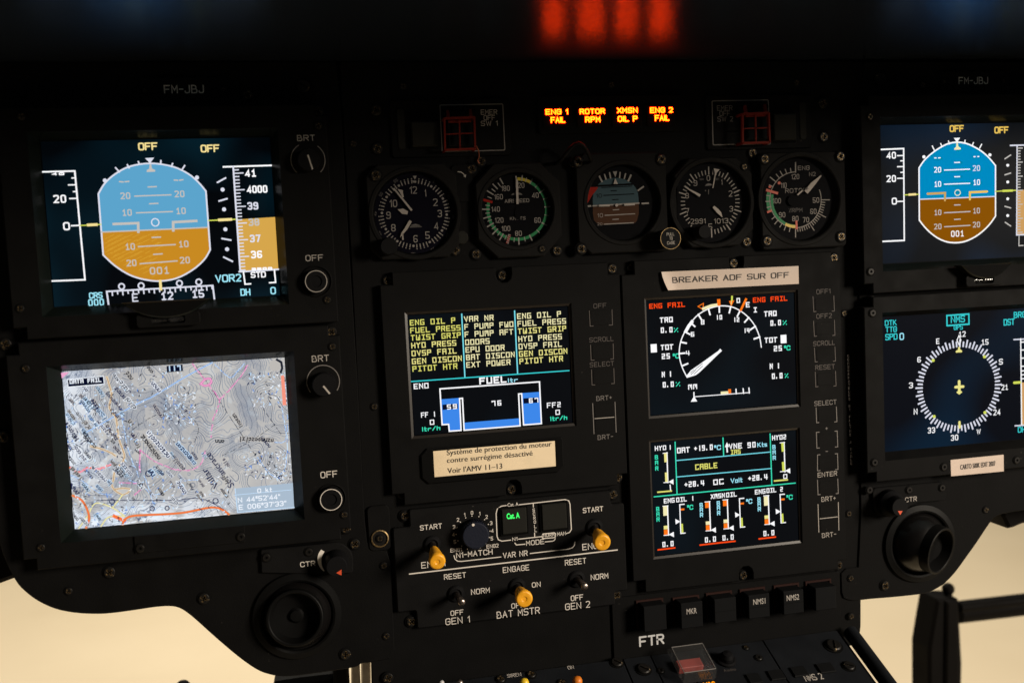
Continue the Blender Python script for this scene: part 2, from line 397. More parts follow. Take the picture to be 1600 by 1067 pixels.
        if not closed and cap:
            for end, d in ((0, (q[0] - q[1]).normalized()), (n - 1, (q[-1] - q[-2]).normalized())):
                nn = Vector((-d.y, d.x)); c_ = q[end]; b_ = len(vs)
                arc = [c_ + (nn * math.cos(t) + d * math.sin(t)) * hw for t in (0, .6, 1.2, 1.94, 2.54, math.pi)] if cap == 'r' else [c_ + nn * hw, c_ + nn * hw + d * hw, c_ - nn * hw + d * hw, c_ - nn * hw]
                vs += [(p.x, yy, p.y) for p in arc]; fs.append(list(range(b_, b_ + len(arc))))
        s.add(vs, fs, mat)
    def disc(s, c, rx, rz, y, mat, seg=20):
        s.flat([(c[0] + rx * math.cos(2 * math.pi * i / seg), c[1] + rz * math.sin(2 * math.pi * i / seg)) for i in range(seg)], y, mat)
    def build(s, name, parent=None, bevel=0):
        me = bpy.data.meshes.new(name)
        me.from_pydata(s.v, [], s.f); me.update()
        for mt in s.mats: me.materials.append(mt)
        me.polygons.foreach_set('material_index', s.m); me.polygons.foreach_set('use_smooth', s.sm)
        o = bpy.data.objects.new(name, me); COL.objects.link(o); adopt(o, parent)
        return o
def adopt(o, parent):
    if parent is not None:
        o.parent = parent
        if parent.type == 'EMPTY': o.matrix_parent_inverse = Matrix.Translation(-Vector(parent.location))
def inset(poly, d):
    n = len(poly); out = []
    for i in range(n):
        a, b_, c_ = Vector(poly[i - 1]), Vector(poly[i]), Vector(poly[(i + 1) % n])
        d1, d2 = b_ - a, c_ - b_
        d1 = d1.normalized() if d1.length > 1e-9 else d2.normalized(); d2 = d2.normalized() if d2.length > 1e-9 else d1
        n1, n2 = Vector((-d1.y, d1.x)), Vector((-d2.y, d2.x)); mt = n1 + n2
        mt = n1 if mt.length < .3 else mt.normalized() / max(mt.normalized().dot(n1), .5)
        p = b_ + mt * d; out.append((p.x, p.y))
    return out
def facing(c, y): return Matrix(((1, 0, 0, c[0]), (0, 0, -1, y), (0, 1, 0, c[1]), (0, 0, 0, 1)))
def along(a, b_):
    a, b_ = Vector(a), Vector(b_); z = (b_ - a).normalized(); x = Vector((0, 0, 1)).cross(z)
    x = x.normalized() if x.length > 1e-4 else Vector((1, 0, 0)); y = z.cross(x)
    return Matrix(((x.x, y.x, z.x, a.x), (x.y, y.y, z.y, a.y), (x.z, y.z, z.z, a.z), (0, 0, 0, 1)))
def rect(x0, z0, x1, z1): return [(x0, z0), (x1, z0), (x1, z1), (x0, z1)]
def rrect(x0, z0, x1, z1, r, k=5):
    if x0 > x1: x0, x1 = x1, x0
    if z0 > z1: z0, z1 = z1, z0
    out = []
    for cx, cz, a0 in ((x1 - r, z1 - r, 0), (x0 + r, z1 - r, 90), (x0 + r, z0 + r, 180), (x1 - r, z0 + r, 270)):
        for i in range(k + 1):
            t = R(a0 + 90 * i / k); out.append((cx + r * math.cos(t), cz + r * math.sin(t)))
    return out
def circ(c, r, n=48): return [(c[0] + r * math.cos(2 * math.pi * i / n), c[1] + r * math.sin(2 * math.pi * i / n)) for i in range(n)]
def smoothpoly(pts, k=4, closed=False):
    "Catmull-Rom through the points"
    out = []; n = len(pts)
    for i in range(n if closed else n - 1):
        p0, p1, p2, p3 = [Vector(pts[(i + j) % n] if closed else pts[min(max(i + j, 0), n - 1)]) for j in (-1, 0, 1, 2)]
        for t in [a / k for a in range(k)]:
            q = .5 * ((2 * p1) + (p2 - p0) * t + (2 * p0 - 5 * p1 + 4 * p2 - p3) * t * t + (3 * p1 - p0 - 3 * p2 + p3) * t ** 3)
            out.append((q.x, q.y))
    if not closed: out.append(tuple(pts[-1]))
    return out
def fillet(pts, r, k=5):
    out = []; n = len(pts)
    for i in range(n):
        a, b_, c_ = Vector(pts[i - 1]), Vector(pts[i]), Vector(pts[(i + 1) % n])
        ri = r[i] if isinstance(r, (list, tuple)) else r
        l = min(ri, (a - b_).length * .49, (c_ - b_).length * .49)
        if l < 1e-6: out.append(tuple(b_)); continue
        s_, e_ = b_ + (a - b_).normalized() * l, b_ + (c_ - b_).normalized() * l
        for j in range(k + 1):
            t = j / k; q = s_ * (1 - t) ** 2 + b_ * 2 * t * (1 - t) + e_ * t * t; out.append((q.x, q.y))
    return out

# ------------------------------------------------------------------ lettering: single-line glyphs on a 6 x 8 grid, "~" marks a rounded corner
GL = {
'A': '00 38 60|13 53', 'B': '04 34 54~ 58~ 08 00 60~ 64~ 34', 'C': '62 60~ 00~ 08~ 68~ 66', 'D': '00 08 68~ 60~ c', 'E': '60 00 08 68|04 54', 'F': '00 08 68|04 54',
'G': '66 68~ 08~ 00~ 60~ 64 34', 'H': '00 08|60 68|04 64', 'I': '00 08', 'J': '02 00~ 50~ 58', 'K': '00 08|03 58|24 60', 'L': '08 00 50', 'M': '00 08 33 68 60', 'N': '00 08 60 68',
'O': '00~ 08~ 68~ 60~ c', 'P': '00 08 68~ 64~ 04', 'Q': '00~ 08~ 68~ 60~ c|42 70', 'R': '00 08 68~ 64~ 04|34 60', 'S': '01 00~ 60~ 64~ 04~ 08~ 68~ 67', 'T': '08 68|38 30',
'U': '08 00~ 60~ 68', 'V': '08 30 68', 'W': '08 20 47 60 88', 'X': '00 68|08 60', 'Y': '08 34 68|34 30', 'Z': '08 68 00 60',
'0': '00~ 08~ 58~ 50~ c', '1': '06 28 20', '2': '07 08~ 58~ 55 00 50', '3': '07 08~ 58~ 54~ 24|24 54~ 50~ 00~ 01', '4': '40 48 02 52', '5': '58 08 04 54~ 50~ 00~ 01',
'6': '57 58~ 08~ 00~ 50~ 54~ 04', '7': '08 58 20', '8': '04~ 08~ 58~ 54~ c|04~ 00~ 50~ 54~ c', '9': '01 00~ 50~ 58~ 08~ 04~ 54',
'-': '04 44', '+': '04 44|22 26', '.': '00 01', '/': '00 48', '%': '00 48|07 08|40 41', '°': '05 08 28 25 c', "'": '06 08', '"': '06 08|26 28', ' ': '',
'l': '00 08', 'k': '00 08|02 35|23 40', 't': '18 10 30|05 35', 'r': '00 05|04 25 45', 'h': '00 08|05 45 40', 'o': '00 05 45 40 c', 's': '00 40 42 03 05 45', ',': '00'}
BOXY = {'A': '00 08 58 50|04 54', 'B': '00 08 48 57 44 04|44 53 50 00', 'C': '51 50 00 08 58', 'D': '00 08 58 50 c', 'O': '00 08 58 50 c', 'P': '00 08 58 54 04', 'R': '00 08 58 54 04|34 50',
        'S': '00 50 54 04 08 58', 'U': '08 00 50 58', 'V': '08 30 58', 'W': '08 00 50 58|30 34', 'M': '00 08 58 50|38 34', 'N': '00 08 17 50 58', 'G': '58 08 00 50 54 34', '0': '00 08 48 40 c', '1': '28 20', 'I': '28 20|08 48|00 40',
        '2': '08 48 44 04 00 40', '5': '48 08 04 44 40 00', '6': '48 08 00 40 44 04', '8': '00 08 48 40 c|04 44', '9': '44 04 08 48 40 00', '4': '08 03 53|48 40', '7': '07 08 48 40', 'X': '00 58|08 50', 'Y': '08 25 58|25 20', 'Q': '00 08 58 50 c|31 50',
        'H': '00 08|50 58|04 54', 'E': '50 00 08 58|04 44', 'F': '00 08 58|04 44', 'T': '08 58|28 20', 'L': '08 00 50', 'K': '00 08|03 58|24 50'}
PFDX = {'1': '16 38 30|10 50', 'M': '00 08 33 68 60'}
def glyph(ch, st):
    d = GL[ch]
    if st in ('b',) and ch in BOXY: d = BOXY[ch]
    if st == 'p' and ch in PFDX: d = PFDX[ch]
    out = []; wd = 0
    for part in d.split('|'):
        toks = part.split()
        if not toks: continue
        cl = toks[-1] == 'c'
        if cl: toks = toks[:-1]
        pts = [(int(t[0]), int(t[1])) for t in toks]; fl = [t.endswith('~') for t in toks]
        wd = max(wd, max(p[0] for p in pts)); out.append((pts, fl, cl))
    return out, wd
def text(mb, v, s, x0, y0, x1, h, mat, wt=.15, st='r', y=None, ang=0.0, yoff=0.0002, size=None):
    "letters from baseline-left (x0, y0) to x1, h tall, all in the pixels of view v; ang turns them about the start"
    A = v.p(x0, y0); sx, sz = v.sx((x0 + x1) / 2, y0), v.sz(x0, y0)
    wdt, H = (size if size else ((x1 - x0) * sx, h * sz)); tk = wt * H
    gs = [glyph(c_, st) for c_ in s]
    if st in ('b', 'p'):
        adv = 8.2 if st == 'b' else 8.4
        cw = 5 if st == 'b' else 6
        pos = [i * adv + ((cw - g[1]) / 2 if s[i] not in '.lI1' or st == 'p' else 1.0) for i, g in enumerate(gs)]; tot = (len(s) - 1) * adv + cw
        if len(s) == 1: pos = [0]; tot = max(gs[0][1], 1)
    else:
        pos, x = [], 0
        for g in gs: pos.append(x); x += (g[1] if g[0] else 3.2) + 2.6
        tot = max(x - 2.6, 1)
    kx, kz = max(wdt - tk, tk * .1) / tot, (H - tk) / 8
    if len(s) == 1 and gs[0][1] == 0: kx = 0
    yy = (v.y if y is None else y) - yoff
    ca, sa = math.cos(ang), math.sin(ang)
    for (g, gw), px_ in zip(gs, pos):
        for pts, fl, cl in g:
            q = [(tk / 2 + (px_ + a) * kx, tk / 2 + b_ * kz) for a, b_ in pts]
            if st != 'b' and any(fl):
                rr = 2.4 * min(kx, kz) if st == 'r' else 1.9 * min(kx, kz); o = []; n = len(q)
                for i in range(n):
                    if not fl[i] or (not cl and i in (0, n - 1)): o.append(q[i]); continue
                    a, b_, c_ = Vector(q[i - 1]), Vector(q[i]), Vector(q[(i + 1) % n])
                    l1, l2 = min(rr, (a - b_).length * .5), min(rr, (c_ - b_).length * .5)
                    s1, e1 = b_ + (a - b_).normalized() * l1, b_ + (c_ - b_).normalized() * l2
                    for t in (0, .33, .67, 1): z = s1 * (1 - t) ** 2 + b_ * 2 * t * (1 - t) + e1 * t * t; o.append((z.x, z.y))
                q = o
            q = [(A[0] + a * ca - b_ * sa, A[1] + a * sa + b_ * ca) for a, b_ in q]
            mb.stroke(q, tk, yy, mat, cl, 's' if st == 'b' else 'r')
def line(mb, v, pts, w_, mat, closed=False, cap='s', yoff=0.0002):
    c_ = pts[0]; mb.stroke(v.ps(pts), w_ * (v.sx(*c_) + v.sz(*c_)) / 2, v.y - yoff, mat, closed, cap)
def fill(mb, v, pts, mat, yoff=0.0001): mb.flat(v.ps(pts), v.y - yoff, mat)
def dot(mb, v, x, y, r, mat, yoff=0.0002): mb.disc(v.p(x, y), r * v.sx(x, y), r * v.sz(x, y), v.y - yoff, mat)
def ringd(mb, v, x, y, r, w_, mat, yoff=0.0002, a0=0, a1=360, n=40):
    c_ = v.p(x, y); rx, rz = r * v.sx(x, y), r * v.sz(x, y); full = a1 - a0 >= 360
    pts = [(c_[0] + rx * math.cos(R(a0 + (a1 - a0) * i / n)), c_[1] + rz * math.sin(R(a0 + (a1 - a0) * i / n))) for i in range(n if full else n + 1)]
    mb.stroke(pts, w_ * (v.sx(x, y) + v.sz(x, y)) / 2, v.y - yoff, mat, full, 's')
def btext(mb, s, A, wdt, H, y, mat, ang=0.0, bold=0.0):
    "outline letters (the built-in typeface): baseline-left A, total width, capital height H"
    def outline(t):
        c_ = bpy.data.curves.new('lettering', 'FONT'); c_.body = t; c_.offset = bold; c_.resolution_u = 3
        o = bpy.data.objects.new('lettering', c_); me = o.to_mesh()
        vs = [tuple(q.co) for q in me.vertices]; fs = [list(p.vertices) for p in me.polygons]
        o.to_mesh_clear(); bpy.data.objects.remove(o); bpy.data.curves.remove(c_)
        return vs, fs
    vs, fs = outline(s); hv, _ = outline('H'); cap = max(q[1] for q in hv)
    x0, x1 = min(q[0] for q in vs), max(q[0] for q in vs)
    kx, kz = wdt / (x1 - x0), H / cap; ca, sa = math.cos(ang), math.sin(ang); out = []
    for q in vs:
        a, b_ = (q[0] - x0) * kx, q[1] * kz
        out.append((A[0] + a * ca - b_ * sa, y, A[1] + a * sa + b_ * ca))
    mb.add(out, fs, mat)
def vtext(mb, v, s, x0, y0, x1, h, mat, bold=0.0, yoff=0.0002):
    btext(mb, s, v.p(x0, y0), (x1 - x0) * v.sx((x0 + x1) / 2, y0), h * v.sz(x0, y0), v.y - yoff, mat, 0, bold)

# ------------------------------------------------------------------ things and parts
def thing(name, label, cat, loc=(0, 0, 0), group=None):
    o = bpy.data.objects.new(name, None); o.empty_display_size = .02; COL.objects.link(o); o.location = loc
    o['label'] = label; o['category'] = cat
    if group: o['group'] = group
    return o
def tag(o, label, cat, group=None):
    o['label'] = label; o['category'] = cat
    if group: o['group'] = group
    return o
def screw_mesh(r, kind):
    mb = MB(); I = facing((0, 0), 0); h = r * .45
    mb.lathe([(r * 1.28, 0), (r * 1.28, .0004), (r * 1.02, .0005)], 'cup', I, 24, cap1=True)  # raised pad round the head, blackened in place of a recess's shade
    mb.lathe([(r, .0004), (r, h * .7), (r * .86, h)], 'screw', I, 24, cap1=False)
    a = r * .17; l = r * .62
    if kind == 'cross': hole = [(-a, l), (-a, a), (-l, a), (-l, -a), (-a, -a), (-a, -l), (a, -l), (a, -a), (l, -a), (l, a), (a, a), (a, l)]
    elif kind == 'slot': hole = rect(-r * .75, -r * .12, r * .75, r * .12)
    else: hole = [(r * .42 * math.cos(R(60 * i)), r * .42 * math.sin(R(60 * i))) for i in range(6)]
    mb.plate(circ((0, 0), r * .86, 24), -h, -h + .0001, 'screw', [hole])
    mb.band(hole, -h - .00006, [(p[0] * 1.12, p[1] * 1.12) for p in hole], -h - .00006, 'brass' if kind == 'cross' else 'screw')
    mb.band(hole, -h - .00005, [(p[0] * .8, p[1] * .8) for p in hole], -h * .2, 'brass' if kind == 'cross' else 'screw')
    mb.flat([(p[0] * .8, p[1] * .8) for p in hole], -h * .2, 'cup')
    o = mb.build('screw'); me = o.data; bpy.data.objects.remove(o); return me
SCREWS = {('cross', 'b'): screw_mesh(.0031, 'cross'), ('cross', 's'): screw_mesh(.0020, 'cross'), ('hex', 's'): screw_mesh(.0023, 'hex'), ('slot', 'b'): screw_mesh(.0036, 'slot')}
def screw(parent, u, v, y=0.0, kind='cross', size='b'):
    o = bpy.data.objects.new('screw', SCREWS[(kind, size)]); COL.objects.link(o)
    if y == 0 and (u < 545 or u > 1346): y = -.0013
    p = P(u, v, y); o.location = (p[0], y, p[1]); o.rotation_euler = (0, random.uniform(0, 6.28), 0); adopt(o, parent); return o

# views of the photograph (origin, scale); depths are set where they are used
V1, V2, V5, V6, V7 = W(40, 190, 3.443), W(80, 540, 3.4425), W(620, 470, 4.639), W(990, 440, 4.852), W(1000, 660, 4.85)
V8, V9, V10, V11, V12, V14 = W(1340, 170, 3.95), W(1340, 430, 3.2346), W(600, 760, 4.2105), W(380, 830, 4.5036), W(960, 880, 4.2105), W(1300, 740, 3.263)
V15, V16, V18, V19, V20, V21 = W(560, 110, 2.963), W(1060, 110, 2.963), W(420, 180, 3.555), W(420, 500, 2.9636), W(880, 440, 3.8125), W(1240, 410, 2.27)
V22, V23, V24, V6L, V26 = W(640, 670, 4.7059), W(960, 380, 3.557), W(540, 380, 3.3333), W(0, 60, 2.857), W(1260, 90, 4.706)
C1, C2, C3, C4, C5 = W(560, 240, 6.277), W(730, 240, 6.277), W(890, 220, 5.618), W(1040, 230, 6.275), W(1170, 230, 6.275)
PX = W(0, 0, 1)

# ------------------------------------------------------------------ the place: floor under the cockpit, glareshield above
fl = MB(); zf = -1.25
fl.add([(-9, -1.0, zf), (9, -1.0, zf), (9, 9, zf), (-9, 9, zf)], [[0, 1, 2, 3]], 'floor')
o = fl.build('hangar_floor'); o['kind'] = 'structure'; o['label'] = 'beige floor of the hangar seen beneath the panel'; o['category'] = 'floor'

gs = MB(); zs = P(800, 97)[1] + .0005; sl = math.tan(R(5.2))
prof = [(.030, zs + .0025), (.0, zs), (-.02, zs - .02 * sl), (-.275, zs - .275 * sl), (-.286, zs - .284 * sl + .004), (-.29, zs - .27 * sl + .014), (-.275, zs - .26 * sl + .030), (.03, zs + .055)]
xs = [-.62 + 1.5 * i / 24 for i in range(25)]
vs = [(x, a, b_) for x in xs for a, b_ in prof]; k = len(prof)
gs.add(vs, [[i * k + j, (i + 1) * k + j, (i + 1) * k + j + 1, i * k + j + 1] for i in range(24) for j in range(3)], 'glare')
gs.add(vs, [[i * k + j, (i + 1) * k + j, (i + 1) * k + (j + 1) % k, i * k + (j + 1) % k] for i in range(24) for j in range(3, k)], 'glaretop')
gs.add(vs, [list(range(k)), list(range(24 * k, 25 * k))], 'glaretop')
o = gs.build('glareshield'); tag(o, 'glossy black glareshield overhanging the top of the panel, mirroring red warning lights', 'glareshield')

# ------------------------------------------------------------------ instrument panel: centre sheet and two shaped wings
ip = thing('instrument_panel', 'wide black cockpit instrument panel with curved lower edges carrying every display', 'instrument panel', (P(800, 900)[0], 0, P(800, 1060)[1]))
mb = MB()
cpx = [(530, 96), (1350, 96), (1341, 400), (1345, 700), (1345.5, 850), (1345.5, 979), (1342, 1004), (1326, 1010), (1290, 1020), (1290, 1110), (582, 1130), (580, 1035), (568, 800), (548, 400)]
mb.plate(fillet([P(*q) for q in cpx], .003), 0.0, .0035, 'panel', ch=.0006)
mb.build('centre_panel', ip)
mb = MB(); mb.plate([P(u, v, .0165) for u, v in [(-100, 97), (1700, 97), (1700, 770), (1500, 780), (1335, 900), (1335, 1000), (592, 1020), (575, 1020), (250, 900), (-30, 820)]], .0165, .019, 'cup'); mb.build('seam_light_block', ip)  # unseen dark sheet added to stop floor light showing through the seams
mb = MB()
lpx = [(-120, 97), (525, 97), (534, 185), (545, 377), (559, 600), (570, 812), (574, 848), (583, 858), (604, 861), (611, 880), (616.5, 1015), (609, 1029), (580, 1034.7)]
low = [(564, 1036.5), (557.6, 1041), (544, 1044), (513, 1048.7), (469, 1054.7), (442, 1056.5), (420, 1053), (400, 1045), (371.3, 1024.8), (336.3, 995.2), (309.4, 971), (293.3, 957.6), (279.8, 949.5), (265, 946.8), (242.2, 948.2), (209.9, 953), (174.9, 957.6), (148, 958.9), (115.7, 957), (86.1, 950.9), (59.2, 938.7), (37.7, 922.6), (24, 906.5), (8, 874), (-4, 830), (-14, 700)]
pts = [P(u, v, -.0012) for u, v in lpx] + smoothpoly([P(u, v, -.0012) for u, v in low], 3) + [P(-60, 500, -.0012)]
mb.plate(pts, -.0012, .016, 'panel', ch=.0005)
lw = mb.build('side_panel', ip); lw['label'] = 'left wing of the panel with an S-curved lower edge'
mb = MB()
rpx = [(1352, 97), (1720, 97), (1720, 790), (1600, 797), (1580, 800)]
low = [(1566.6, 802.8), (1554.4, 808), (1542, 824.3), (1526.8, 847.3), (1511.5, 868.7), (1496, 890.2), (1483.9, 904), (1471.6, 914.7), (1456.3, 923), (1444, 927), (1422.6, 930), (1392, 933), (1361, 935.5), (1332, 938.3), (1318, 934)]
pts = [P(u, v, -.0012) for u, v in rpx] + smoothpoly([P(u, v, -.0012) for u, v in low], 3) + [P(u, v, -.0012) for u, v in [(1315, 925), (1314, 896), (1322, 888), (1341, 886), (1345, 800), (1343, 500), (1335, 190)]]
mb.plate(pts, -.0012, .016, 'panel', ch=.0005)
rw = mb.build('side_panel', ip); rw['label'] = 'right wing of the panel, cut away below its air vent'
# lip that follows the lower edge of the sheet, seen in thickness
mb = MB()
for u, v, h, ch in [(193 + 12 * i / 30, 0, 0, '') for i in range(0)]: pass
s_ = 'CONSOMMATEURS BY FILTRE A SABLE'
for i, ch in enumerate(s_):
    if ch != ' ': text(mb, V21.at(-.0013), ch, 190.5 + 11 * i / 30, 337 + 380 * i / 30, 197.5 + 11 * i / 30, 9.5, 'greyink', .17)
o = mb.build('placard_lettering', ip); o['label'] = 'vertical column of tiny white letters on the panel edge'
for u, v, kd, sz_ in [(9, 537.5, 'cross', 'b'), (171.4, 893, 'cross', 'b'), (107.6, 922.6, 'cross', 's'), (318.8, 934, 'cross', 'b'), (6, 682, 'cross', 'b'), (554.3, 849, 'cross', 'b'), (599.8, 883, 'cross', 's'), (603.8, 993, 'cross', 's'),
                      (539.9, 1021, 'cross', 'b'), (606.5, 1058, 'cross', 'b'), (386.8, 149, 'cross', 'b'), (474, 135, 'slot', 'b'), (552, 225, 'cross', 's'), (955, 133, 'cross', 's'), (630, 135, 'cross', 's'), (1244, 129.6, 'cross', 's'),
                      (1374.5, 124, 'slot', 'b'), (1441, 133.6, 'cross', 's'), (1318.5, 489.6, 'cross', 's'), (1326, 802, 'cross', 's'), (1540, 796, 'cross', 's'), (1329, 902.6, 'cross', 's'),
                      (1382, 914, 'cross', 'b'), (1329.7, 962, 'cross', 's'), (585, 635, 'cross', 's')]:
    screw(ip, u, v, -.0013 if (u < 540 or u > 1350 or v > 840) else 0, kd, sz_)
# brass ringed quarter-turn fastener in its keyhole plate
mb = MB(); c_ = P(593.6, 840.7, -.002); k_ = .00039
mb.plate(rrect(c_[0] - .0068, c_[1] - .0075, c_[0] + .0066, c_[1] + .02, .003), -.002, .0, 'unit', ch=.0004)
mb.lathe([(.0053, 0), (.0053, .0009), (.0047, .0011), (.0045, .0004)], 'brass', facing(c_, -.002), 36, cap1=False)
mb.lathe([(.0045, .0002), (.0001, .0005)], 'screw', facing(c_, -.002), 36, True)
o = mb.build('fastener', ip); o['label'] = 'fastener with a worn brass ring'
screw(ip, 593.6, 840.7, -.0024, 'cross', 's')

# ------------------------------------------------------------------ display units
def notched(x0, z0, x1, z1, nt_):
    "rectangle with corner notches and half-round edge notches for the screws"
    g = lambda k_: nt_.get(k_, 0)
    pts = []
    def cn(cx, cz, dx, dz, n_, first):
        if not n_: pts.append((cx, cz)); return
        a, b_, c_ = (cx + dx * n_, cz), (cx + dx * n_, cz + dz * n_), (cx, cz + dz * n_)
        pts.extend((a, b_, c_) if first else (c_, b_, a))
    def mid(xm, z, d, r):
        pts.extend([(xm - d * r, z), (xm - d * r, z - d * 0.0 + (-d if True else 0) * 0)]) if 0 else None
    # walk: bottom-left -> bottom-right -> top-right -> top-left
    cn(x0, z0, 1, 1, g('bl'), False)
    if 'bm' in nt_:
        xm, r = nt_['bm']; pts.extend([(xm - r, z0), (xm - r, z0 + r)] + [(xm - r * math.cos(t), z0 + r + r * math.sin(t)) for t in (.6, 1.2, 1.94, 2.54)] + [(xm + r, z0 + r), (xm + r, z0)])
    cn(x1, z0, -1, 1, g('br'), True)
    cn(x1, z1, -1, -1, g('tr'), False)
    if 'tm' in nt_:
        xm, r = nt_['tm']; pts.extend([(xm + r, z1), (xm + r, z1 - r)] + [(xm + r * math.cos(t), z1 - r - r * math.sin(t)) for t in (.6, 1.2, 1.94, 2.54)] + [(xm - r, z1 - r), (xm - r, z1)])
    cn(x0, z1, 1, -1, g('tl'), True)
    return pts
def prect(tl, tr, br, bl, y):
    a, b_, c_, d_ = P(*tl, y), P(*tr, y), P(*br, y), P(*bl, y)
    return (a[0] + d_[0]) / 2, (c_[1] + d_[1]) / 2, (b_[0] + c_[0]) / 2, (a[1] + b_[1]) / 2
def grow(r, m_, mt=None):
    mt = mt or (m_,) * 4
    return (r[0] - mt[0], r[1] - mt[1], r[2] + mt[2], r[3] + mt[3])
YF = -.005
def unit(name, label, edges, scr, ys, m_, lip, nt_=None, cat='display', extra_holes=()):
    "edges: left, bottom, right, top as pixels; scr: list of (corner pixels, margins)"
    x0, z0, x1, z1 = P(*edges[0], YF)[0], P(*edges[1], YF)[1], P(*edges[2], YF)[0], P(*edges[3], YF)[1]
    root = thing(name, label, cat, ((x0 + x1) / 2, 0, z0))
    mb = MB(); holes = []; rs = []
    for c_, mg in scr:
        r = prect(*c_, ys) if not isinstance(c_[0], float) else c_
        rs.append(r); g = grow(r, m_, mg); holes.append(rect(*g)[::-1])
    out = notched(x0, z0, x1, z1, nt_ or {})
    mb.plate(out, YF, .014, 'unit', holes=[h for h in holes], ch=.0006)
    for r, h in zip(rs, holes):
        inn = rect(*grow(r, .0004))[::-1]
        mb.band(h, YF + .0008, inn, ys - .0006, lip)
        mb.band(inn, ys - .0006, rect(*grow(r, .0004))[::-1], ys + .004, 'cup')
    return root, mb, rs
def scrbase(r, y, mat):
    s = MB(); s.flat(rect(*r), y, mat); return s
def curve(v, pts, k=4): return smoothpoly(v.ps(pts), k)
YF = -.0105

# --- attitude display, left
YS = -.0016
root, hb, rs = unit('flight_display', 'upper left flight display showing a pale blue and amber horizon by a 4000 altitude tape', [(19, 500), (450, 507.5), (519, 340), (450, 164)],
    [([(63.2, 220.5), (421, 215.6), (438, 460), (85, 481.3)], (.0045, .0052, .0050, .0040))], YS, .0045, 'lip', {'tr': .0062, 'bl': .0066})
v = V18.at(YF)
text(hb, v, 'BRT', 158, 145, 258, 33, 'dimink', .12); text(hb, v, 'OFF', 205, 812, 303, 34, 'dimink', .12)
ringd(hb, v, 218, 250, 95, 4, 'greyink', a0=-45, a1=52); ringd(hb, v, 218, 250, 95, 4, 'greyink', a0=120, a1=225)
# ledge with a slip indicator under the screen
hb.build('housing', root)
def knob(parent, v, x, y, r, p0, p1, mat='rubber', name='knob', h=.008, ptr='dimink'):
    mb = MB(); c_ = v.p(x, y); rr = r * v.sx(x, y)
    mb.lathe([(rr, 0), (rr, h * .8), (rr * .93, h), (rr * .2, h * 1.02)], mat, facing(c_, v.y), 40)
    w2 = v.at(v.y - h * 1.02)
    mb.stroke([w2.p(*p0), w2.p(*p1)], 8 * v.sx(x, y), w2.y - .0002, ptr, False, 's')
    return mb.build(name, parent)
def pushbutton(parent, v, x, y, r0_, r1_, ringmat='dimink', name='push_button'):
    mb = MB(); c_ = v.p(x, y); a, b_ = r0_ * v.sx(x, y), r1_ * v.sx(x, y)
    mb.lathe([(b_, 0), (b_, .0006), (b_ * .95, .0009), (b_ * .88, .0004)], 'unit', facing(c_, v.y), 40, cap1=False)
    mb.lathe([(a * 1.15, 0), (a * 1.15, .004), (a * 1.08, .0045), (a * .55, .0045), (a * .5, .0038)], 'rubber', facing(c_, v.y), 40)
    mb.lathe([(a * 1.02, .0047), (a * .96, .0047)], ringmat, facing(c_, v.y), 48, cap1=False)
    return mb.build(name, parent)
knob(root, v, 222, 258, 62, (218, 225), (242, 298), name='brightness_knob')
pushbutton(root, v, 263, 923, 60, 90, 'dimink', 'off_button')
def slip(parent, u, vv, wpx, y=YF):
    c_ = P(u, vv, y); k_ = wpx * .385e-3
    mb = MB()
    out = smoothpoly([(c_[0] - k_, c_[1] + .006), (c_[0] - k_ * .55, c_[1] - .001), (c_[0], c_[1] - .0035), (c_[0] + k_ * .55, c_[1] - .001), (c_[0] + k_, c_[1] + .006)], 5)
    mb.plate(out, y - .008, y, 'cup', ch=.0008, chmat='lip')
    mb.plate(rrect(c_[0] - k_ * .72, c_[1] - .0085, c_[0] + k_ * .72, c_[1] - .0005, .0022), y - .005, y, 'unit', [rrect(c_[0] - k_ * .38, c_[1] - .0068, c_[0] + k_ * .38, c_[1] - .0022, .0015)[::-1]], ch=.0005)
    mb.lathe([(.0018, -k_ * .4), (.0018, k_ * .4)], 'clear', along((c_[0], y - .0025, c_[1] - .0045), (c_[0] + 1, y - .0025, c_[1] - .0045)), 16, True, cap1=False)
    o = mb.build('slip_indicator', parent)
    b2 = MB(); b2.lathe([(.0018 * math.sin(t * math.pi / 8) + 1e-5, -.0018 * math.cos(t * math.pi / 8)) for t in range(9)], 'rubber', facing((c_[0], c_[1] - .0045), y - .0028), 16, True)
    b2.build('ball', o)
    return o
slip(root, 264, 486, 62)
for u, vv, kd, sz_, yy in [(496.4, 174.6, 'cross', 'b', 0), (497.5, 197, 'cross', 's', YF), (515.6 - 4, 468.3, 'cross', 's', YF), (39 - 8, 521.6 - 16, 'cross', 'b', 0), (32, 482, 'cross', 's', YF), (34, 182, 'cross', 's', YF)]: screw(root, u, vv, yy, kd, sz_)
s = scrbase(rs[0], YS, 'lcd1'); v = V1.at(YS)
dome = [(392, 390), (425, 335), (480, 285), (560, 243), (672, 226), (790, 243), (875, 282), (930, 328), (970, 375)]
bowl = [(993, 690), (962, 742), (900, 797), (815, 842), (725, 858), (640, 850), (560, 825), (480, 775), (418, 718)]
sk, gr = curve(v, dome), curve(v, bowl)
s.flat(sk + v.ps([(981, 570), (407, 595)]), YS - .0001, 'skyl'); s.flat(v.ps([(407, 595), (981, 570)]) + gr, YS - .0001, 'gndl')
s.stroke(sk + gr, 9 * v.sx(600, 500), YS - .0002, 'pw', True)
line(s, v, [(408, 595), (980, 570)], 7, 'gw')
random.seed(3)
def bowl_y(x): return 595 - (x - 407) * .0436, min(857, 718 + 140 * math.sin(min(max((x - 414) / 330, 0), 1) * math.pi / 2))
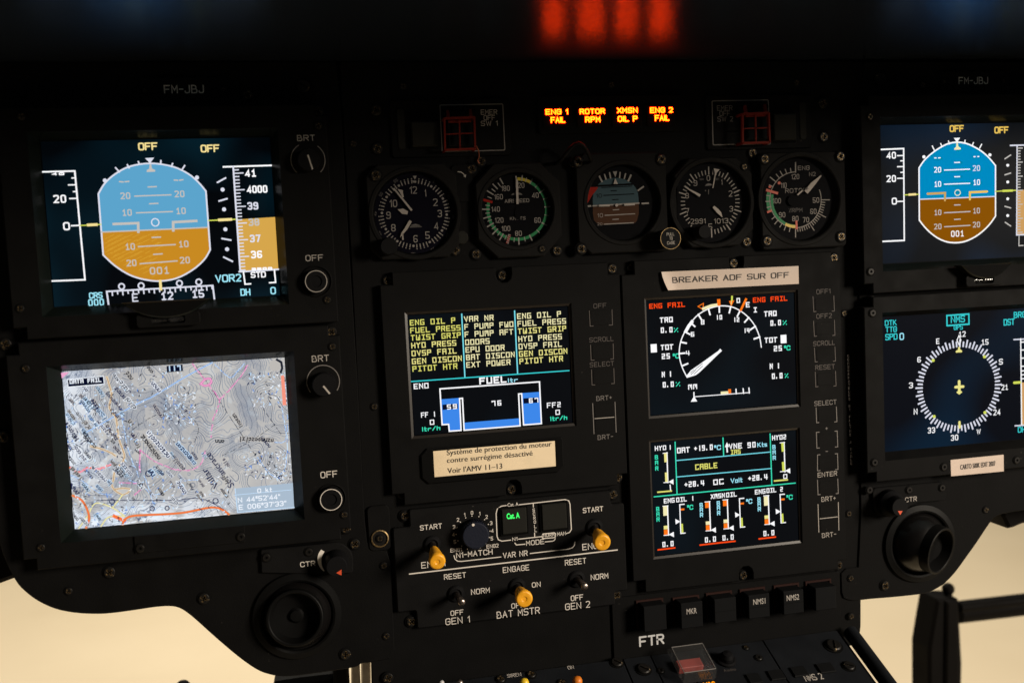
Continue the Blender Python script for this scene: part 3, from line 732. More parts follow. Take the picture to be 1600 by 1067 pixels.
for i in range(46):                                     # fine oblique moire in the amber half, strongest at its lower left
    for k_ in range(9):
        x = 428 + k_ * 34 + (i % 2) * 12; y = 560 + i * 12 - k_ * 17; l = 26 + (i * 7 + k_ * 5) % 22
        t0, t1 = bowl_y(x), bowl_y(x + l)
        if t0[0] + 12 < y < t0[1] - 10 and t1[0] + 12 < y - l * .5 < t1[1] - 10 and (i * 5 + k_ * 3) % 9 > k_ - 2: line(s, v, [(x, y), (x + l, y - l * .5)], 1.7, 'moire', yoff=.00012)
text(s, v, 'OFF', 607, 157, 712, 42, 'pale', .19, 'p'); text(s, v, 'OFF', 943, 168, 1045, 42, 'pale', .19, 'p')
for q in [(510, 419, 567, '20'), (801, 409, 858, '20'), (518, 509, 575, '10'), (808, 500, 865, '10'), (535, 692, 592, '10'), (822, 678, 880, '10'), (543, 780, 600, '20'), (830, 765, 887, '20')]: text(s, v, q[3], q[0], q[1], q[2], 36, 'gw', .17, 'p')
for a, b_ in [((588, 402), (782, 395)), ((597, 492), (790, 485)), ((660, 353), (703, 351)), ((668, 443), (711, 441)), ((682, 624), (726, 622)), ((608, 673), (805, 662)), ((690, 715), (735, 712)), ((617, 765), (815, 750)),
              ((506, 324), (525, 326)), ((536, 325), (555, 323)), ((800, 316), (817, 317)), ((828, 317), (846, 314))]: line(s, v, [a, b_], 7, 'gw')
text(s, v, '001', 668, 824, 776, 40, 'gw', .17, 'p')
line(s, v, [(475, 552), (606, 547), (607, 594)], 14, 'gw', yoff=.0003); line(s, v, [(918, 535), (794, 542), (795, 586)], 14, 'gw', yoff=.0003)
ringd(s, v, 698, 543, 20, 6, 'pw', .0003)
fill(s, v, [(643, 198), (692, 195), (670, 226)], 'pw', .0003); fill(s, v, [(668, 230), (676, 230), (681, 254), (698, 262), (698, 271), (652, 273), (652, 263), (665, 255)], 'gw', .0003)
for a, b_ in [((485, 250), (505, 272)), ((548, 234), (557, 250)), ((607, 217), (613, 231)), ((728, 212), (727, 228)), ((791, 227), (784, 243)), ((856, 238), (840, 263))]: line(s, v, [a, b_], 8, 'pw')
dot(s, v, 427, 318, 11, 'pw'); dot(s, v, 922, 302, 11, 'pw')
line(s, v, [(90, 272), (265, 267), (320, 851), (145, 858)], 9, 'w')
for y, l in [(304, 18), (341, 40), (377, 17), (414, 40)]: xr = 265 + (y - 267) * .094; line(s, v, [(xr - l, y + 1), (xr, y)], 7, 'w')
line(s, v, [(248, 561), (293, 559)], 8, 'w')
text(s, v, '40', 138, 291, 212, 15, 'w', .4, 'p'); text(s, v, '20', 150, 440, 223, 44, 'w', .18, 'p'); text(s, v, '0', 204, 586, 241, 44, 'w', .18, 'p')
line(s, v, [(293, 560), (405, 554)], 6, 'yl'); line(s, v, [(338, 557), (381, 555)], 15, 'pale', yoff=.0003)
line(s, v, [(983, 533), (1140, 526)], 6, 'yl'); line(s, v, [(1043, 530), (1104, 527)], 15, 'pale', yoff=.0003)
for a, b_ in [((1033, 328), (1075, 305)), ((1042, 428), (1083, 416)), ((1058, 630), (1103, 638)), ((1067, 730), (1112, 752))]: line(s, v, [a, b_], 9, 'pw')
for x, y in [(1060, 367), (1068, 473), (1075, 580), (1084, 687)]: dot(s, v, x, y, 11, 'pw')
fill(s, v, [(1140, 527), (1342, 514), (1360, 795), (1155, 808)], 'tan', .00012)
line(s, v, [(1065, 245), (1320, 237)], 9, 'w'); line(s, v, [(1117, 243), (1155, 808)], 9, 'pw'); line(s, v, [(1150, 808), (1362, 795)], 9, 'pw')
for i in range(31):
    y = 262 + i * 17.9; x = 1117 + (y - 243) * .0673; l = 50 if i % 5 == 1 else 26
    line(s, v, [(x, y), (x + l, y - .045 * l)], 6.5, 'pw')
for t, x, y, x1, mt in [('41', 1180, 300, 1243, 'w'), ('4000', 1190, 387, 1304, 'w'), ('39', 1193, 476, 1255, 'pw'), ('38', 1199, 563, 1261, 'gw'), ('37', 1206, 651, 1267, 'pw'), ('36', 1212, 737, 1276, 'w')]: text(s, v, t, x, y, x1, 41, mt, .2, 'p')
text(s, v, '3500', 1215, 803, 1330, 16, 'w', .45, 'p', yoff=.0003)
text(s, v, 'VOR2', 1022, 867, 1164, 42, 'cw', .17, 'p')
line(s, v, [(1172, 810), (1181, 875), (1210, 873)], 8, 'w'); line(s, v, [(1339, 800), (1345, 865), (1313, 867)], 8, 'w'); text(s, v, 'STD', 1212, 842, 1294, 33, 'w', .2, 'p')
text(s, v, 'DH', 1157, 938, 1211, 38, 'cw', .17, 'p'); text(s, v, '0', 1318, 930, 1348, 40, 'cw', .17, 'p')
text(s, v, 'CRS', 343, 953, 416, 33, 'cw', .18, 'p'); text(s, v, '000', 337, 993, 426, 37, 'cw', .18, 'p')
line(s, v, [(447, 986), (437, 914), (1007, 882), (1016, 955)], 9, 'pw')
for i in range(20):
    x = 466 + i * 28.2; y = 914 - (x - 437) * .056; line(s, v, [(x, y), (x + 2, y + (22 if i % 2 == 0 else 16))], 7, 'pw')
text(s, v, 'E', 575, 970, 609, 45, 'pw', .15, 'p'); text(s, v, '12', 726, 962, 799, 45, 'pw', .18, 'p'); text(s, v, '15', 893, 950, 965, 45, 'pw', .18, 'p')
for x, y in [(517, 887), (622, 883), (828, 870), (932, 863)]: ringd(s, v, x, y, 15, 8, 'pw')
line(s, v, [(725, 858), (728, 902)], 14, 'pale', yoff=.0003)
s.build('screen', root)

# --- map display, left
root, hb, rs = unit('map_display', 'lower left display showing a grey topographic map with orange roads and place names', [(21, 700), (450, 851), (549, 830), (450, 512)],
    [([(96, 581.5), (444, 557.4), (460, 792), (117.8, 828.5)], (.0058, .0052, .0058, .0040))], YS, .0045, 'lip', {'tr': .0062, 'br': .0062, 'bl': .0066, 'tl': .0066})
v = V19.at(YF)
text(hb, v, 'BRT', 200, 195, 280, 30, 'dimink', .12); text(hb, v, 'OFF', 240, 732, 319, 30, 'ink', .12)
ringd(hb, v, 252, 285, 76, 3.5, 'greyink', a0=-35, a1=215)
lipc = P(300, 842, YF)
hb.plate([P(209, 838.5, YF - .001), P(382, 821, YF - .001), P(383, 847, YF - .001), P(211, 865, YF - .001)], YF - .001, YF, 'unit', ch=.0003)
hb.build('housing', root)
knob(root, v, 256, 293, 56, (255, 308), (280, 338), name='brightness_knob')
pushbutton(root, v, 288, 823, 50, 70, 'ink', 'off_button')
for u, vv, kd, sz_, yy in [(40.5, 550.4, 'cross', 'b', 0), (40.5, 575.6, 'cross', 's', YF), (517.9, 518.6, 'cross', 'b', 0), (519.5, 541.5, 'cross', 's', YF), (538, 803.7, 'cross', 's', YF), (539.8, 824.6, 'cross', 'b', 0), (64.6, 854.8, 'cross', 's', YF), (67.8, 877, 'cross', 'b', 0), (219.3, 856, 'hex', 's', YF - .001), (376.7, 838, 'hex', 's', YF - .001)]: screw(root, u, vv, yy, kd, sz_)
s = scrbase(rs[0], YS, 'map'); v = V2.at(YS)
r_ = rs[0]
def clip(p): return (min(max(p[0], r_[0] + .0004), r_[2] - .0004), min(max(p[1], r_[1] + .0004), r_[3] - .0004))
def road(pts, w_, mat, yo=.0002, wig=0.0, k=4):
    q = smoothpoly([clip(v.p(*p)) for p in pts], k)
    if wig: q = [clip((a + random.uniform(-wig, wig), b_ + random.uniform(-wig, wig))) for a, b_ in q]
    s.stroke(q, w_ * v.sx(600, 500), YS - yo, mat, False, 's')
def cased(pts, w_, mat, edge, yo=.0002, wig=0.0):
    st_ = random.getstate(); road(pts, w_ + 5, edge, yo - .00004, wig); random.setstate(st_); road(pts, w_, mat, yo, wig)
def dashes(pts, w_, mat, n_=12, yo=.0002, duty=.6, wig=.0002):
    q = smoothpoly([clip(v.p(*p)) for p in pts], n_)
    i = 0
    while i < len(q) - 2:
        l = random.choice((1, 2, 2, 3))
        s.stroke([clip((a + random.uniform(-wig, wig), b_ + random.uniform(-wig, wig))) for a, b_ in q[i:i + l + 1]], w_ * v.sx(600, 500), YS - yo, mat, False, 's'); i += l + (1 if random.random() < duty else 2)
random.seed(11)
from mathutils import noise as mnoise
def height(x, z):
    a = mnoise.noise(Vector((x * 21 + 3.1, z * 21, .4))) + .5 * mnoise.noise(Vector((x * 43, z * 43 + 5, 1.7))) + .22 * mnoise.noise(Vector((x * 95, z * 95, 3.3)))
    return a * 27 + (x - z * .6) * 260
nx, nz = 230, 168; gx = lambda i: r_[0] + (r_[2] - r_[0]) * i / nx; gz = lambda j: r_[1] + (r_[3] - r_[1]) * j / nz
hh_ = [[height(gx(i), gz(j)) for j in range(nz + 1)] for i in range(nx + 1)]
segs = []
for i in range(nx):
    for j in range(nz):
        for tri3 in (((i, j), (i + 1, j), (i + 1, j + 1)), ((i, j), (i + 1, j + 1), (i, j + 1))):
            hs = [hh_[a][b_] for a, b_ in tri3]
            for lv in range(math.ceil(min(hs)), math.floor(max(hs)) + 1):
                cut = []
                for k_ in range(3):
                    h0, h1 = hs[k_], hs[(k_ + 1) % 3]
                    if (h0 < lv) != (h1 < lv):
                        t = (lv - h0) / (h1 - h0); a, b_ = tri3[k_], tri3[(k_ + 1) % 3]
                        cut.append(Vector((gx(a[0] + (b_[0] - a[0]) * t), gz(a[1] + (b_[1] - a[1]) * t))))
                if len(cut) == 2 and (cut[0] - cut[1]).length > 1e-6:
                    q = mnoise.noise(Vector((cut[0].x * 150, cut[0].y * 150, 9)))
                    if q > -.28: segs.append((cut[0], cut[1], lv))
for a, b_, lv in segs:
    d_ = (b_ - a).normalized(); n_ = Vector((-d_.y, d_.x)) * (.00016 if lv % 5 == 0 else .000095); a, b_ = a - d_ * 4e-5, b_ + d_ * 4e-5
    s.add([(q.x, YS - .00006, q.y) for q in (a + n_, b_ + n_, b_ - n_, a - n_)], [[0, 1, 2, 3]], 'mk_ct2' if lv % 5 == 0 else 'mk_ct')
# streams, tracks, boundaries
for pts in ([(180, 470), (440, 325), (560, 265), (700, 180), (865, 90)],): cased(pts, 3.5, 'mk_bl', 'mk_lb', .0002, .0001)
for pts in ([(880, 100), (960, 170), (1000, 140), (1040, 95)], [(1240, 330), (1262, 500), (1200, 520)], [(1280, 370), (1262, 640), (1200, 710)], [(420, 720), (520, 780), (560, 890)], [(500, 700), (560, 800), (700, 730), (800, 720)],
            [(370, 340), (395, 460), (415, 560), (470, 700)], [(1110, 600), (1180, 690), (1250, 720)], [(60, 700), (160, 720), (260, 790), (330, 800)]):
    dashes(pts, 5, 'mk_lb', 16); dashes(pts, 2.5, 'mk_bl', 16, .00025)
for pts in ([(780, 110), (850, 215), (960, 380), (1080, 560), (1190, 720)], [(700, 330), (790, 430), (770, 520)], [(1140, 340), (1240, 480)], [(920, 590), (1060, 520), (1210, 420)], [(400, 480), (520, 395), (640, 340)]): dashes(pts, 3, 'mk_dk', 18, .00022, .8, .0001)
for pts in ([(760, 95), (800, 150), (830, 185)], [(850, 215), (905, 290), (890, 350), (870, 400), (860, 500)], [(905, 290), (960, 235), (1020, 165), (1065, 90)], [(480, 560), (540, 610), (620, 650), (720, 670), (800, 640), (835, 540)], [(480, 560), (475, 640), (480, 680)], [(370, 735), (480, 740)], [(450, 800), (490, 765)]):
    dashes(pts, 6, 'mk_pk', 8, .00024, .6, .0003); dashes(pts, 3, 'mk_mg', 8, .00028, .4, .0003)
for pts in ([(805, 205), (830, 180), (855, 178), (860, 200), (830, 215), (805, 205)],): cased(pts, 7, 'mk_pk', 'mk_mg', .0003)
# brown and yellow roads
cased([(300, 170), (325, 260), (315, 335), (350, 390), (365, 500), (395, 600), (345, 670), (335, 720), (330, 760), (385, 800), (425, 775), (395, 765), (345, 770)], 6, 'mk_br', 'mk_cr', .0003, .0001)
cased([(215, 540), (300, 565), (345, 590)], 6, 'mk_br', 'mk_cr', .0003, .0002)
for pts in ([(105, 655), (150, 680), (200, 655), (260, 660), (335, 630)],): dashes(pts, 10, 'mk_or', 10, .0003); dashes(pts, 5, 'mk_pk', 10, .00032)
for pts in ([(395, 915), (330, 870), (240, 845), (200, 910)], [(330, 870), (385, 800)], [(270, 975), (310, 920), (395, 915)], [(200, 910), (150, 985)]): cased(pts, 5, 'mk_ye', 'mk_gy', .0003)
cased([(118, 805), (165, 830), (195, 880), (205, 930), (190, 985)], 9, 'mk_or', 'mk_br', .00034)
cased([(385, 965), (400, 930), (450, 912), (600, 905), (720, 895), (860, 868), (920, 880), (955, 905)], 9, 'mk_or', 'mk_br', .00034)
road([(340, 915), (395, 940)], 18, 'mk_or', .00034)
road([(955, 905), (905, 865), (800, 820), (640, 830), (500, 830), (250, 830)], 4, 'mk_nv', .0003)
dashes([(400, 955), (560, 925), (760, 925), (960, 900)], 6, 'mk_wh', 14, .0003)
# place names run up the sheet at a slant; most are too small to read and are only marks
def squig(x, y, n_, h, a, mat, halo):
    px_ = v.sx(x, y); A = v.p(x, y); ca, sa = math.cos(a), math.sin(a)
    for i in range(n_):
        ox = i * h * .78; pts = []
        kind = random.random()
        base = [(0, 0), (0, .6), (.3, .7), (.5, .5), (.5, 0)] if kind < .35 else [(.5, .55), (.2, .7), (0, .35), (.2, 0), (.5, .15)] if kind < .65 else [(.1, 0), (.12, 1.1)] if kind < .8 else [(0, .65), (.45, .65), (.05, .05), (.5, 0)]
        for bx, bz in base:
            lx, lz = (ox + (bx + random.uniform(-.06, .06)) * h) * px_, (bz + random.uniform(-.06, .06)) * h * px_
            pts.append(clip((A[0] + lx * ca - lz * sa, A[1] + lx * sa + lz * ca)))
        if halo: s.stroke(pts, h * .5 * px_, YS - .00030, halo, False, 's')
        s.stroke(pts, h * .24 * px_, YS - .00036, mat, False, 's')
SL = R(122)
for x, y, n_, h in [(random.uniform(90, 420), random.uniform(260, 790), random.randint(2, 6), random.uniform(16, 22)) for q in range(34)] + [(random.uniform(400, 960), random.uniform(560, 860), random.randint(2, 5), random.uniform(13, 18)) for q in range(22)] + [(300, 385, 8, 24), (230, 330, 5, 22), (260, 330, 4, 22), (215, 440, 6, 22), (245, 540, 7, 22), (190, 610, 6, 22), (150, 500, 7, 24), (110, 560, 6, 22), (360, 500, 6, 24), (460, 330, 5, 24), (420, 240, 4, 26), (440, 175, 3, 24), (400, 275, 5, 22),
                    (590, 240, 4, 24), (550, 140, 3, 22), (600, 380, 6, 20), (470, 500, 3, 24), (445, 420, 2, 26), (480, 540, 3, 22), (590, 600, 9, 26), (640, 590, 10, 26), (760, 600, 7, 24), (720, 660, 6, 20), (610, 690, 5, 18), (560, 690, 2, 30), (780, 630, 4, 20),
                    (390, 700, 5, 22), (440, 690, 6, 22), (500, 760, 4, 22), (300, 720, 7, 22), (150, 790, 4, 26), (150, 930, 6, 20), (270, 930, 4, 18), (205, 960, 5, 20), (730, 790, 5, 24), (960, 640, 4, 18), (1030, 430, 6, 20), (1180, 540, 6, 18), (1245, 720, 5, 20), (370, 190, 4, 20), (200, 240, 4, 20), (610, 800, 4, 18), (180, 400, 5, 18), (130, 420, 6, 18), (350, 640, 3, 18)]:
    squig(x, y, n_, h * .92, SL + random.uniform(-.1, .1), random.choice(('mk_nv', 'mk_dk')), random.choice(('mk_lb', 'mk_wh', None, 'mk_gy')))
squig(1195, 500, 11, 22, R(172), 'mk_dk', 'mk_gy'); squig(930, 505, 3, 22, R(175), 'mk_dk', None)
for i in range(900):                                   # houses of the town and woods marks
    x, y = random.choice([(random.uniform(120, 420), random.uniform(780, 965)), (random.uniform(60, 480), random.uniform(240, 760)), (random.uniform(330, 760), random.uniform(110, 560)), (random.uniform(420, 960), random.uniform(700, 890)), (random.uniform(60, 330), random.uniform(230, 560)), (random.uniform(1060, 1290), random.uniform(140, 330)), (random.uniform(600, 780), random.uniform(250, 420)), (random.uniform(1040, 1290), random.uniform(560, 720))])
    a = random.uniform(0, 3); l = random.uniform(4, 12)
    p0 = clip(v.p(x, y)); p1 = clip(v.p(x + l * math.cos(a), y + l * math.sin(a)))
    s.stroke([p0, p1], random.uniform(2.5, 6) * v.sx(600, 500), YS - .00025, random.choice(('mk_nv', 'mk_bl', 'mk_lb', 'mk_wh', 'mk_lb', 'mk_wh', 'mk_dk')), False, 's')
for t_, x_, y_, l_ in (('Villar', 905, 752, 128), ('St-Pancrace', 985, 748, 232)):
    px_ = v.sx(900, 700); A_ = v.p(x_, y_)
    btext(s, t_, A_, l_ * px_, 34 * px_, YS - .0004, 'mk_nv', R(121), .012)
for x, y, r in [(885, 832, 14), (545, 872, 12), (625, 870, 11), (330, 835, 13), (525, 685, 15)]: ringd(s, v, x, y, r, 5, 'mk_nv', .0003)
fill(s, v, [(88, 178), (286, 160), (290, 208), (92, 224)], 'mk_wh', .00042); fill(s, v, [(92, 182), (282, 165), (286, 203), (96, 219)], 'navy', .00046)
text(s, v, 'DATA FAIL', 103, 205, 274, 24, 'mk_wh', .2, 'b', yoff=.0005)
fill(s, v, [(622, 108), (708, 100), (710, 135), (624, 143)], 'navy', .00042); text(s, v, '117', 627, 138, 702, 30, 'mk_lb', .2, 'b', yoff=.0005)
fill(s, v, [(990, 765), (1300, 735), (1307, 866), (1003, 893)], 'mk_hdr', .0004); line(s, v, [(985, 800), (1290, 772)], 3, 'mk_lb', yoff=.0005)
line(s, v, [(990, 765), (1003, 893), (1307, 866)], 4, 'mk_lb', yoff=.0005)
text(s, v, '0 kt', 1110, 790, 1190, 26, 'mk_wh', .17, 'r', yoff=.0005)
text(s, v, "N 44°52'44\"", 1005, 842, 1235, 28, 'mk_wh', .17, 'r', yoff=.0005); text(s, v, "E 006°37'33\"", 1010, 880, 1268, 28, 'mk_wh', .17, 'r', yoff=.0005)
dot(s, v, 1205, 105, 32, 'mk_gy', .0004); line(s, v, [(1215, 75), (1238, 88), (1243, 120), (1236, 140)], 12, 'mk_dk', yoff=.00045)
fill(s, v, [(1236, 160), (1253, 158), (1266, 318), (1246, 320)], 'mk_rd', .0004); fill(s, v, [(56, 145), (100, 141), (60, 175)], 'mk_pk', .0004)
s.build('screen', root)

# --- caution display
YF = -.005
YC = -.0030
root, hb, rs = unit('caution_display', 'caution display listing yellow fault messages above a blue fuel tank diagram', [(599, 550), (800, 773.5), (973, 550), (780, 417.5)],
    [([(637.7, 492.6), (886.7, 479), (894.8, 659.7), (647, 680)], None)], YC, .0020, 'brownlip', {'tl': .0075, 'tr': .0075, 'bl': .0072, 'br': .0068, 'tm': (P(784.5, 430)[0], .0048), 'bm': (P(800, 763)[0], .0048)})
v = V20.at(YF)
def keys(hb, v, words, brs, lw, h, wt, mats):  # legends higher up get darker ink: the glareshield's shade put into colour
    for t, x, y, x1, mi_ in words: text(hb, v, t, x, y, x1, h, mats[mi_], wt)
    for pts, mi_ in brs: line(hb, v, pts, lw, mats[mi_], cap='s')
keys(hb, v, [('OFF', 180, 160, 258, 0), ('SCROLL', 155, 362, 300, 0), ('SELECT', 158, 510, 303, 0), ('BRT+', 197, 710, 290, 1), ('BRT-', 205, 942, 298, 1)],
     [([(155, 175), (160, 265), (178, 264)], 0), ([(290, 168), (293, 258), (273, 259)], 0), ([(162, 378), (166, 468), (184, 467)], 0), ([(297, 370), (299, 460), (282, 461)], 0), ([(168, 525), (171, 615), (188, 614)], 0), ([(301, 517), (304, 606), (287, 607)], 0),
      ([(175, 725), (183, 905)], 1), ([(308, 717), (315, 895)], 1), ([(188, 815), (302, 806)], 2)], 4, 28, .11, ('faint', 'greyink', 'dimink'))
hb.build('housing', root)
kb = MB(); a = V20.at(YF - .0005); pts = [a.p(100, 60), a.p(330, 48), a.p(362, 1005), a.p(132, 1040)]
for q in [(222, 215), (232, 418), (238, 565), (246, 768), (249, 852)]:
    c_ = a.p(*q); kb.plate(rrect(c_[0] - .0062, c_[1] - .0046, c_[0] + .0062, c_[1] + .0046, .001), YF - .0002, YF, 'unit', ch=.0001)
o = kb.build('keypad', root)
for u, vv, yy, kd in [(606, 438.5, 0, 'cross'), (784.5, 430.4, 0, 'cross'), (956, 420, 0, 'cross'), (628.5, 777.8 - 7, 0, 'cross'), (799, 763.8, 0, 'cross'), (965, 745, 0, 'cross')]: screw(root, u, vv, yy, kd)
s = scrbase(rs[0], YC, 'lcd3'); v = V5.at(YC)
for t, x, y, x1, mt in [('ENG OIL P', 95, 180, 425, 'yg'), ('FUEL PRESS', 98, 236, 463, 'yg'), ('TWIST GRIP', 103, 289, 465, 'yg'), ('HYD PRESS', 106, 345, 432, 'yr'), ('OVSP FAIL', 108, 402, 435, 'yr'), ('GEN DISCON', 110, 460, 473, 'yr'), ('PITOT HTR', 114, 514, 440, 'yg'),
    ('VAR NR', 487, 154, 702, 'yw'), ('F PUMP FWD', 490, 210, 846, 'yw'), ('F PUMP AFT', 492, 265, 846, 'yw'), ('DOORS', 496, 322, 673, 'yw'), ('EPU DOOR', 498, 376, 782, 'yw'), ('BAT DISCON', 502, 431, 856, 'yw'), ('EXT POWER', 504, 485, 825, 'yw'),
    ('ENG OIL P', 872, 133, 1190, 'yw'), ('FUEL PRESS', 875, 187, 1227, 'yw'), ('TWIST GRIP', 879, 241, 1228, 'yr'), ('HYD PRESS', 881, 298, 1197, 'yw'), ('OVSP FAIL', 883, 352, 1197, 'yw'), ('GEN DISCON', 886, 406, 1237, 'yr'), ('PITOT HTR', 889, 459, 1205, 'yr')]:
    text(s, v, t, x, y, x1, 41, mt, .165, 'b')
line(s, v, [(470, 97), (493, 553)], 9, 'ln'); line(s, v, [(853, 74), (875, 527)], 9, 'ln'); line(s, v, [(105, 584), (1247, 505)], 8, 'cy')
text(s, v, 'END', 123, 640, 231, 40, 'w', .18, 'b'); text(s, v, 'FUEL', 598, 606, 795, 50, 'w', .22, 'b', yoff=.0004); text(s, v, 'ltr', 806, 592, 878, 32, 'cw', .2, 'r')
fill(s, v, [(320, 713), (449, 703), (462, 937), (382, 942), (377, 892), (330, 895)], 'fuel'); fill(s, v, [(488, 882), (887, 850), (893, 903), (489, 935)], 'fuel'); fill(s, v, [(905, 668), (1035, 659), (1046, 888), (918, 898)], 'fuel')
line(s, v, [(312, 637), (328, 896), (375, 893), (380, 943), (465, 937), (454, 707), (475, 705), (487, 936), (893, 904), (882, 674), (904, 672), (918, 898), (1047, 888), (1033, 586)], 10, 'w', True, yoff=.0003)
fill(s, v, [(330, 752), (360, 749), (363, 787), (332, 790)], 'navy', .0002); fill(s, v, [(360, 749), (440, 744), (442, 780), (363, 787)], 'navy', .0002); text(s, v, '59', 361, 787, 438, 37, 'w', .2, 'b', yoff=.0004)
fill(s, v, [(916, 706), (1026, 698), (1028, 736), (918, 744)], 'navy', .0002); text(s, v, '67', 955, 741, 1028, 36, 'w', .2, 'b', yoff=.0004); text(s, v, '76', 685, 762, 760, 38, 'w', .2, 'b')
text(s, v, 'FF 1', 176, 846, 284, 38, 'w', .17, 'b'); text(s, v, '0', 240, 898, 272, 37, 'w', .18, 'b'); text(s, v, 'ltr/h', 184, 946, 316, 33, 'tl', .2, 'r')
text(s, v, 'FF2', 1088, 776, 1190, 38, 'w', .17, 'b'); text(s, v, '0', 1150, 826, 1182, 37, 'w', .18, 'b'); text(s, v, 'ltr/h', 1113, 870, 1235, 33, 'tl', .2, 'r')
s.build('screen', root)

# --- engine display with two screens
root, hb, rs = unit('engine_display', 'engine display with two stacked screens, a dial with white needle above and oil bars below', [(979, 650), (1150, 908.5), (1317, 600), (1150, 400)],
    [([(1010.2, 469.9), (1240.4, 457.5), (1244.5, 631.7), (1015.8, 647.7)], None), ([(1016.5, 690.9), (1242.9, 672.8), (1248, 843.5), (1023.7, 867.2)], None)], YC, .0019, 'brownlip',
    {'tl': .0085, 'tr': .0060, 'bl': .0080, 'br': .0060, 'tm': (P(1145.5, 411)[0], .0048), 'bm': (P(1160.7, 897)[0], .0048)})
v = V21.at(YF)
keys(hb, v, [('OFF1', 80, 113, 130, 0), ('OFF2', 80, 200, 135, 0), ('SCROLL', 69, 297, 146, 0), ('RESET', 76, 382, 146, 0), ('SELECT', 73, 509, 152, 1), ('+', 112, 597, 121, 1), ('-', 113, 678, 122, 1), ('ENTER', 85, 762, 154, 2), ('BRT+', 98, 848, 149, 2), ('BRT-', 100, 976, 151, 2)],
     [(p, 0) for p in ([(68, 122), (71, 175), (79, 174)], [(142, 119), (144, 172), (136, 173)], [(70, 208), (73, 262), (81, 261)], [(144, 205), (146, 258), (138, 259)], [(73, 303), (76, 353), (84, 352)], [(146, 300), (148, 349), (140, 350)], [(76, 389), (78, 441), (86, 440)], [(148, 386), (150, 437), (142, 438)])] +
     [(p, 1) for p in ([(79, 515), (81, 568), (89, 567)], [(151, 512), (153, 564), (145, 565)], [(90, 601), (80, 602), (82, 658), (91, 657)], [(146, 598), (154, 597), (156, 653), (147, 654)], [(93, 681), (84, 682), (84, 738), (93, 737)], [(147, 678), (155, 677), (157, 733), (148, 734)], [(84, 771), (86, 823), (94, 822)], [(156, 767), (158, 818), (150, 819)])] +
     [(p, 2) for p in ([(86, 857), (89, 955)], [(158, 850), (160, 948)], [(93, 908), (155, 901)])], 2.4, 17, .12, ('faint', 'greyink', 'dimink'))
hb.build('housing', root)
kb = MB(); a = V21.at(YF - .0005)
for q in [(106, 148), (108, 234), (111, 327), (113, 414), (116, 541), (118, 628), (119, 709), (121, 796), (123, 880), (124, 930)]:
    c_ = a.p(*q); kb.plate(rrect(c_[0] - .0056, c_[1] - .0040, c_[0] + .0056, c_[1] + .0040, .001), YF - .0002, YF, 'unit', ch=.0001)
kb.build('keypad', root)
for u, vv in [(985.9, 418.8), (1145.5, 411.4), (1302, 403), (1005, 914), (1160.7, 897.5), (1309, 882)]: screw(root, u, vv, 0, 'cross')
s = scrbase(rs[0], YC, 'lcd3'); v = V6.at(YC)
text(s, v, 'ENG FAIL', 118, 207, 390, 38, 'rd', .2, 'b'); text(s, v, 'ENG FAIL', 904, 160, 1165, 38, 'rd', .2, 'b')
for t, x, y, x1, h, mt in [('TRQ', 199, 313, 297, 41, 'w'), ('0.0', 204, 390, 297, 42, 'w'), ('%', 305, 385, 337, 35, 'tl'), ('TOT', 206, 520, 301, 41, 'w'), ('25', 211, 588, 277, 42, 'w'), ('°C', 297, 584, 347, 38, 'tl'), ('N 1', 213, 725, 290, 42, 'w'), ('0.0', 219, 803, 306, 42, 'w'), ('%', 320, 795, 352, 35, 'tl'),
    ('TRQ', 989, 266, 1084, 41, 'w'), ('0.0', 1035, 336, 1118, 42, 'w'), ('%', 1130, 330, 1160, 35, 'tl'), ('TOT', 993, 466, 1089, 41, 'w'), ('25', 1060, 529, 1126, 42, 'w'), ('°C', 1140, 523, 1188, 38, 'tl'), ('N 1', 1031, 663, 1108, 42, 'w'), ('0.0', 1046, 738, 1130, 42, 'w'), ('%', 1145, 731, 1172, 35, 'tl'),
    ('O', 780, 163, 806, 38, 'w'), ('E', 850, 196, 880, 40, 'w'), ('I', 910, 235, 934, 40, 'w'), ('4', 397, 560, 425, 36, 'w'), ('6', 433, 418, 459, 36, 'w'), ('8', 510, 326, 536, 36, 'w'), ('10', 622, 290, 672, 36, 'w'), ('12', 754, 308, 802, 36, 'w'), ('14', 832, 390, 880, 36, 'w'), ('MM', 413, 818, 481, 38, 'w')]:
    text(s, v, t, x, y, x1, h, mt, .2, 'b' if t not in '%°C' else 'r')
for p in ([(128, 475), (174, 472), (177, 535), (131, 538)], [(1113, 405), (1157, 402), (1159, 465), (1115, 468)]): fill(s, v, p, 'w')
arcp = [(405, 725), (372, 660), (350, 590), (345, 530), (356, 455), (388, 378), (433, 310), (490, 250), (565, 207), (648, 185), (735, 190), (805, 220), (870, 272), (920, 338), (953, 418), (967, 497)]
s.stroke(smoothpoly(v.ps(arcp), 4), 8 * v.sx(650, 500), YC - .0002, 'w')
c0 = (655, 520)
for x, y in [(370, 637), (345, 545), (357, 458), (388, 380), (432, 311), (490, 250), (566, 207), (648, 186), (735, 191), (806, 221), (871, 273), (921, 339), (954, 420)]:
    line(s, v, [(x, y), (x + (c0[0] - x) * .135, y + (c0[1] - y) * .135)], 12, 'w')
line(s, v, [(395, 376), (416, 338), (440, 306)], 24, 'w'); line(s, v, [(527, 205), (585, 183), (640, 174)], 20, 'yw', yoff=.0003)
fill(s, v, [(630, 134), (655, 132), (657, 183), (634, 184)], 'or', .0004); line(s, v, [(487, 188), (528, 165), (525, 212)], 6, 'or', True)
fill(s, v, [(720, 147), (762, 142), (738, 187)], 'or', .0004); line(s, v, [(738, 150), (737, 172)], 6, 'yr', yoff=.0005); line(s, v, [(744, 115), (743, 138)], 14, 'yl', yoff=.0004)
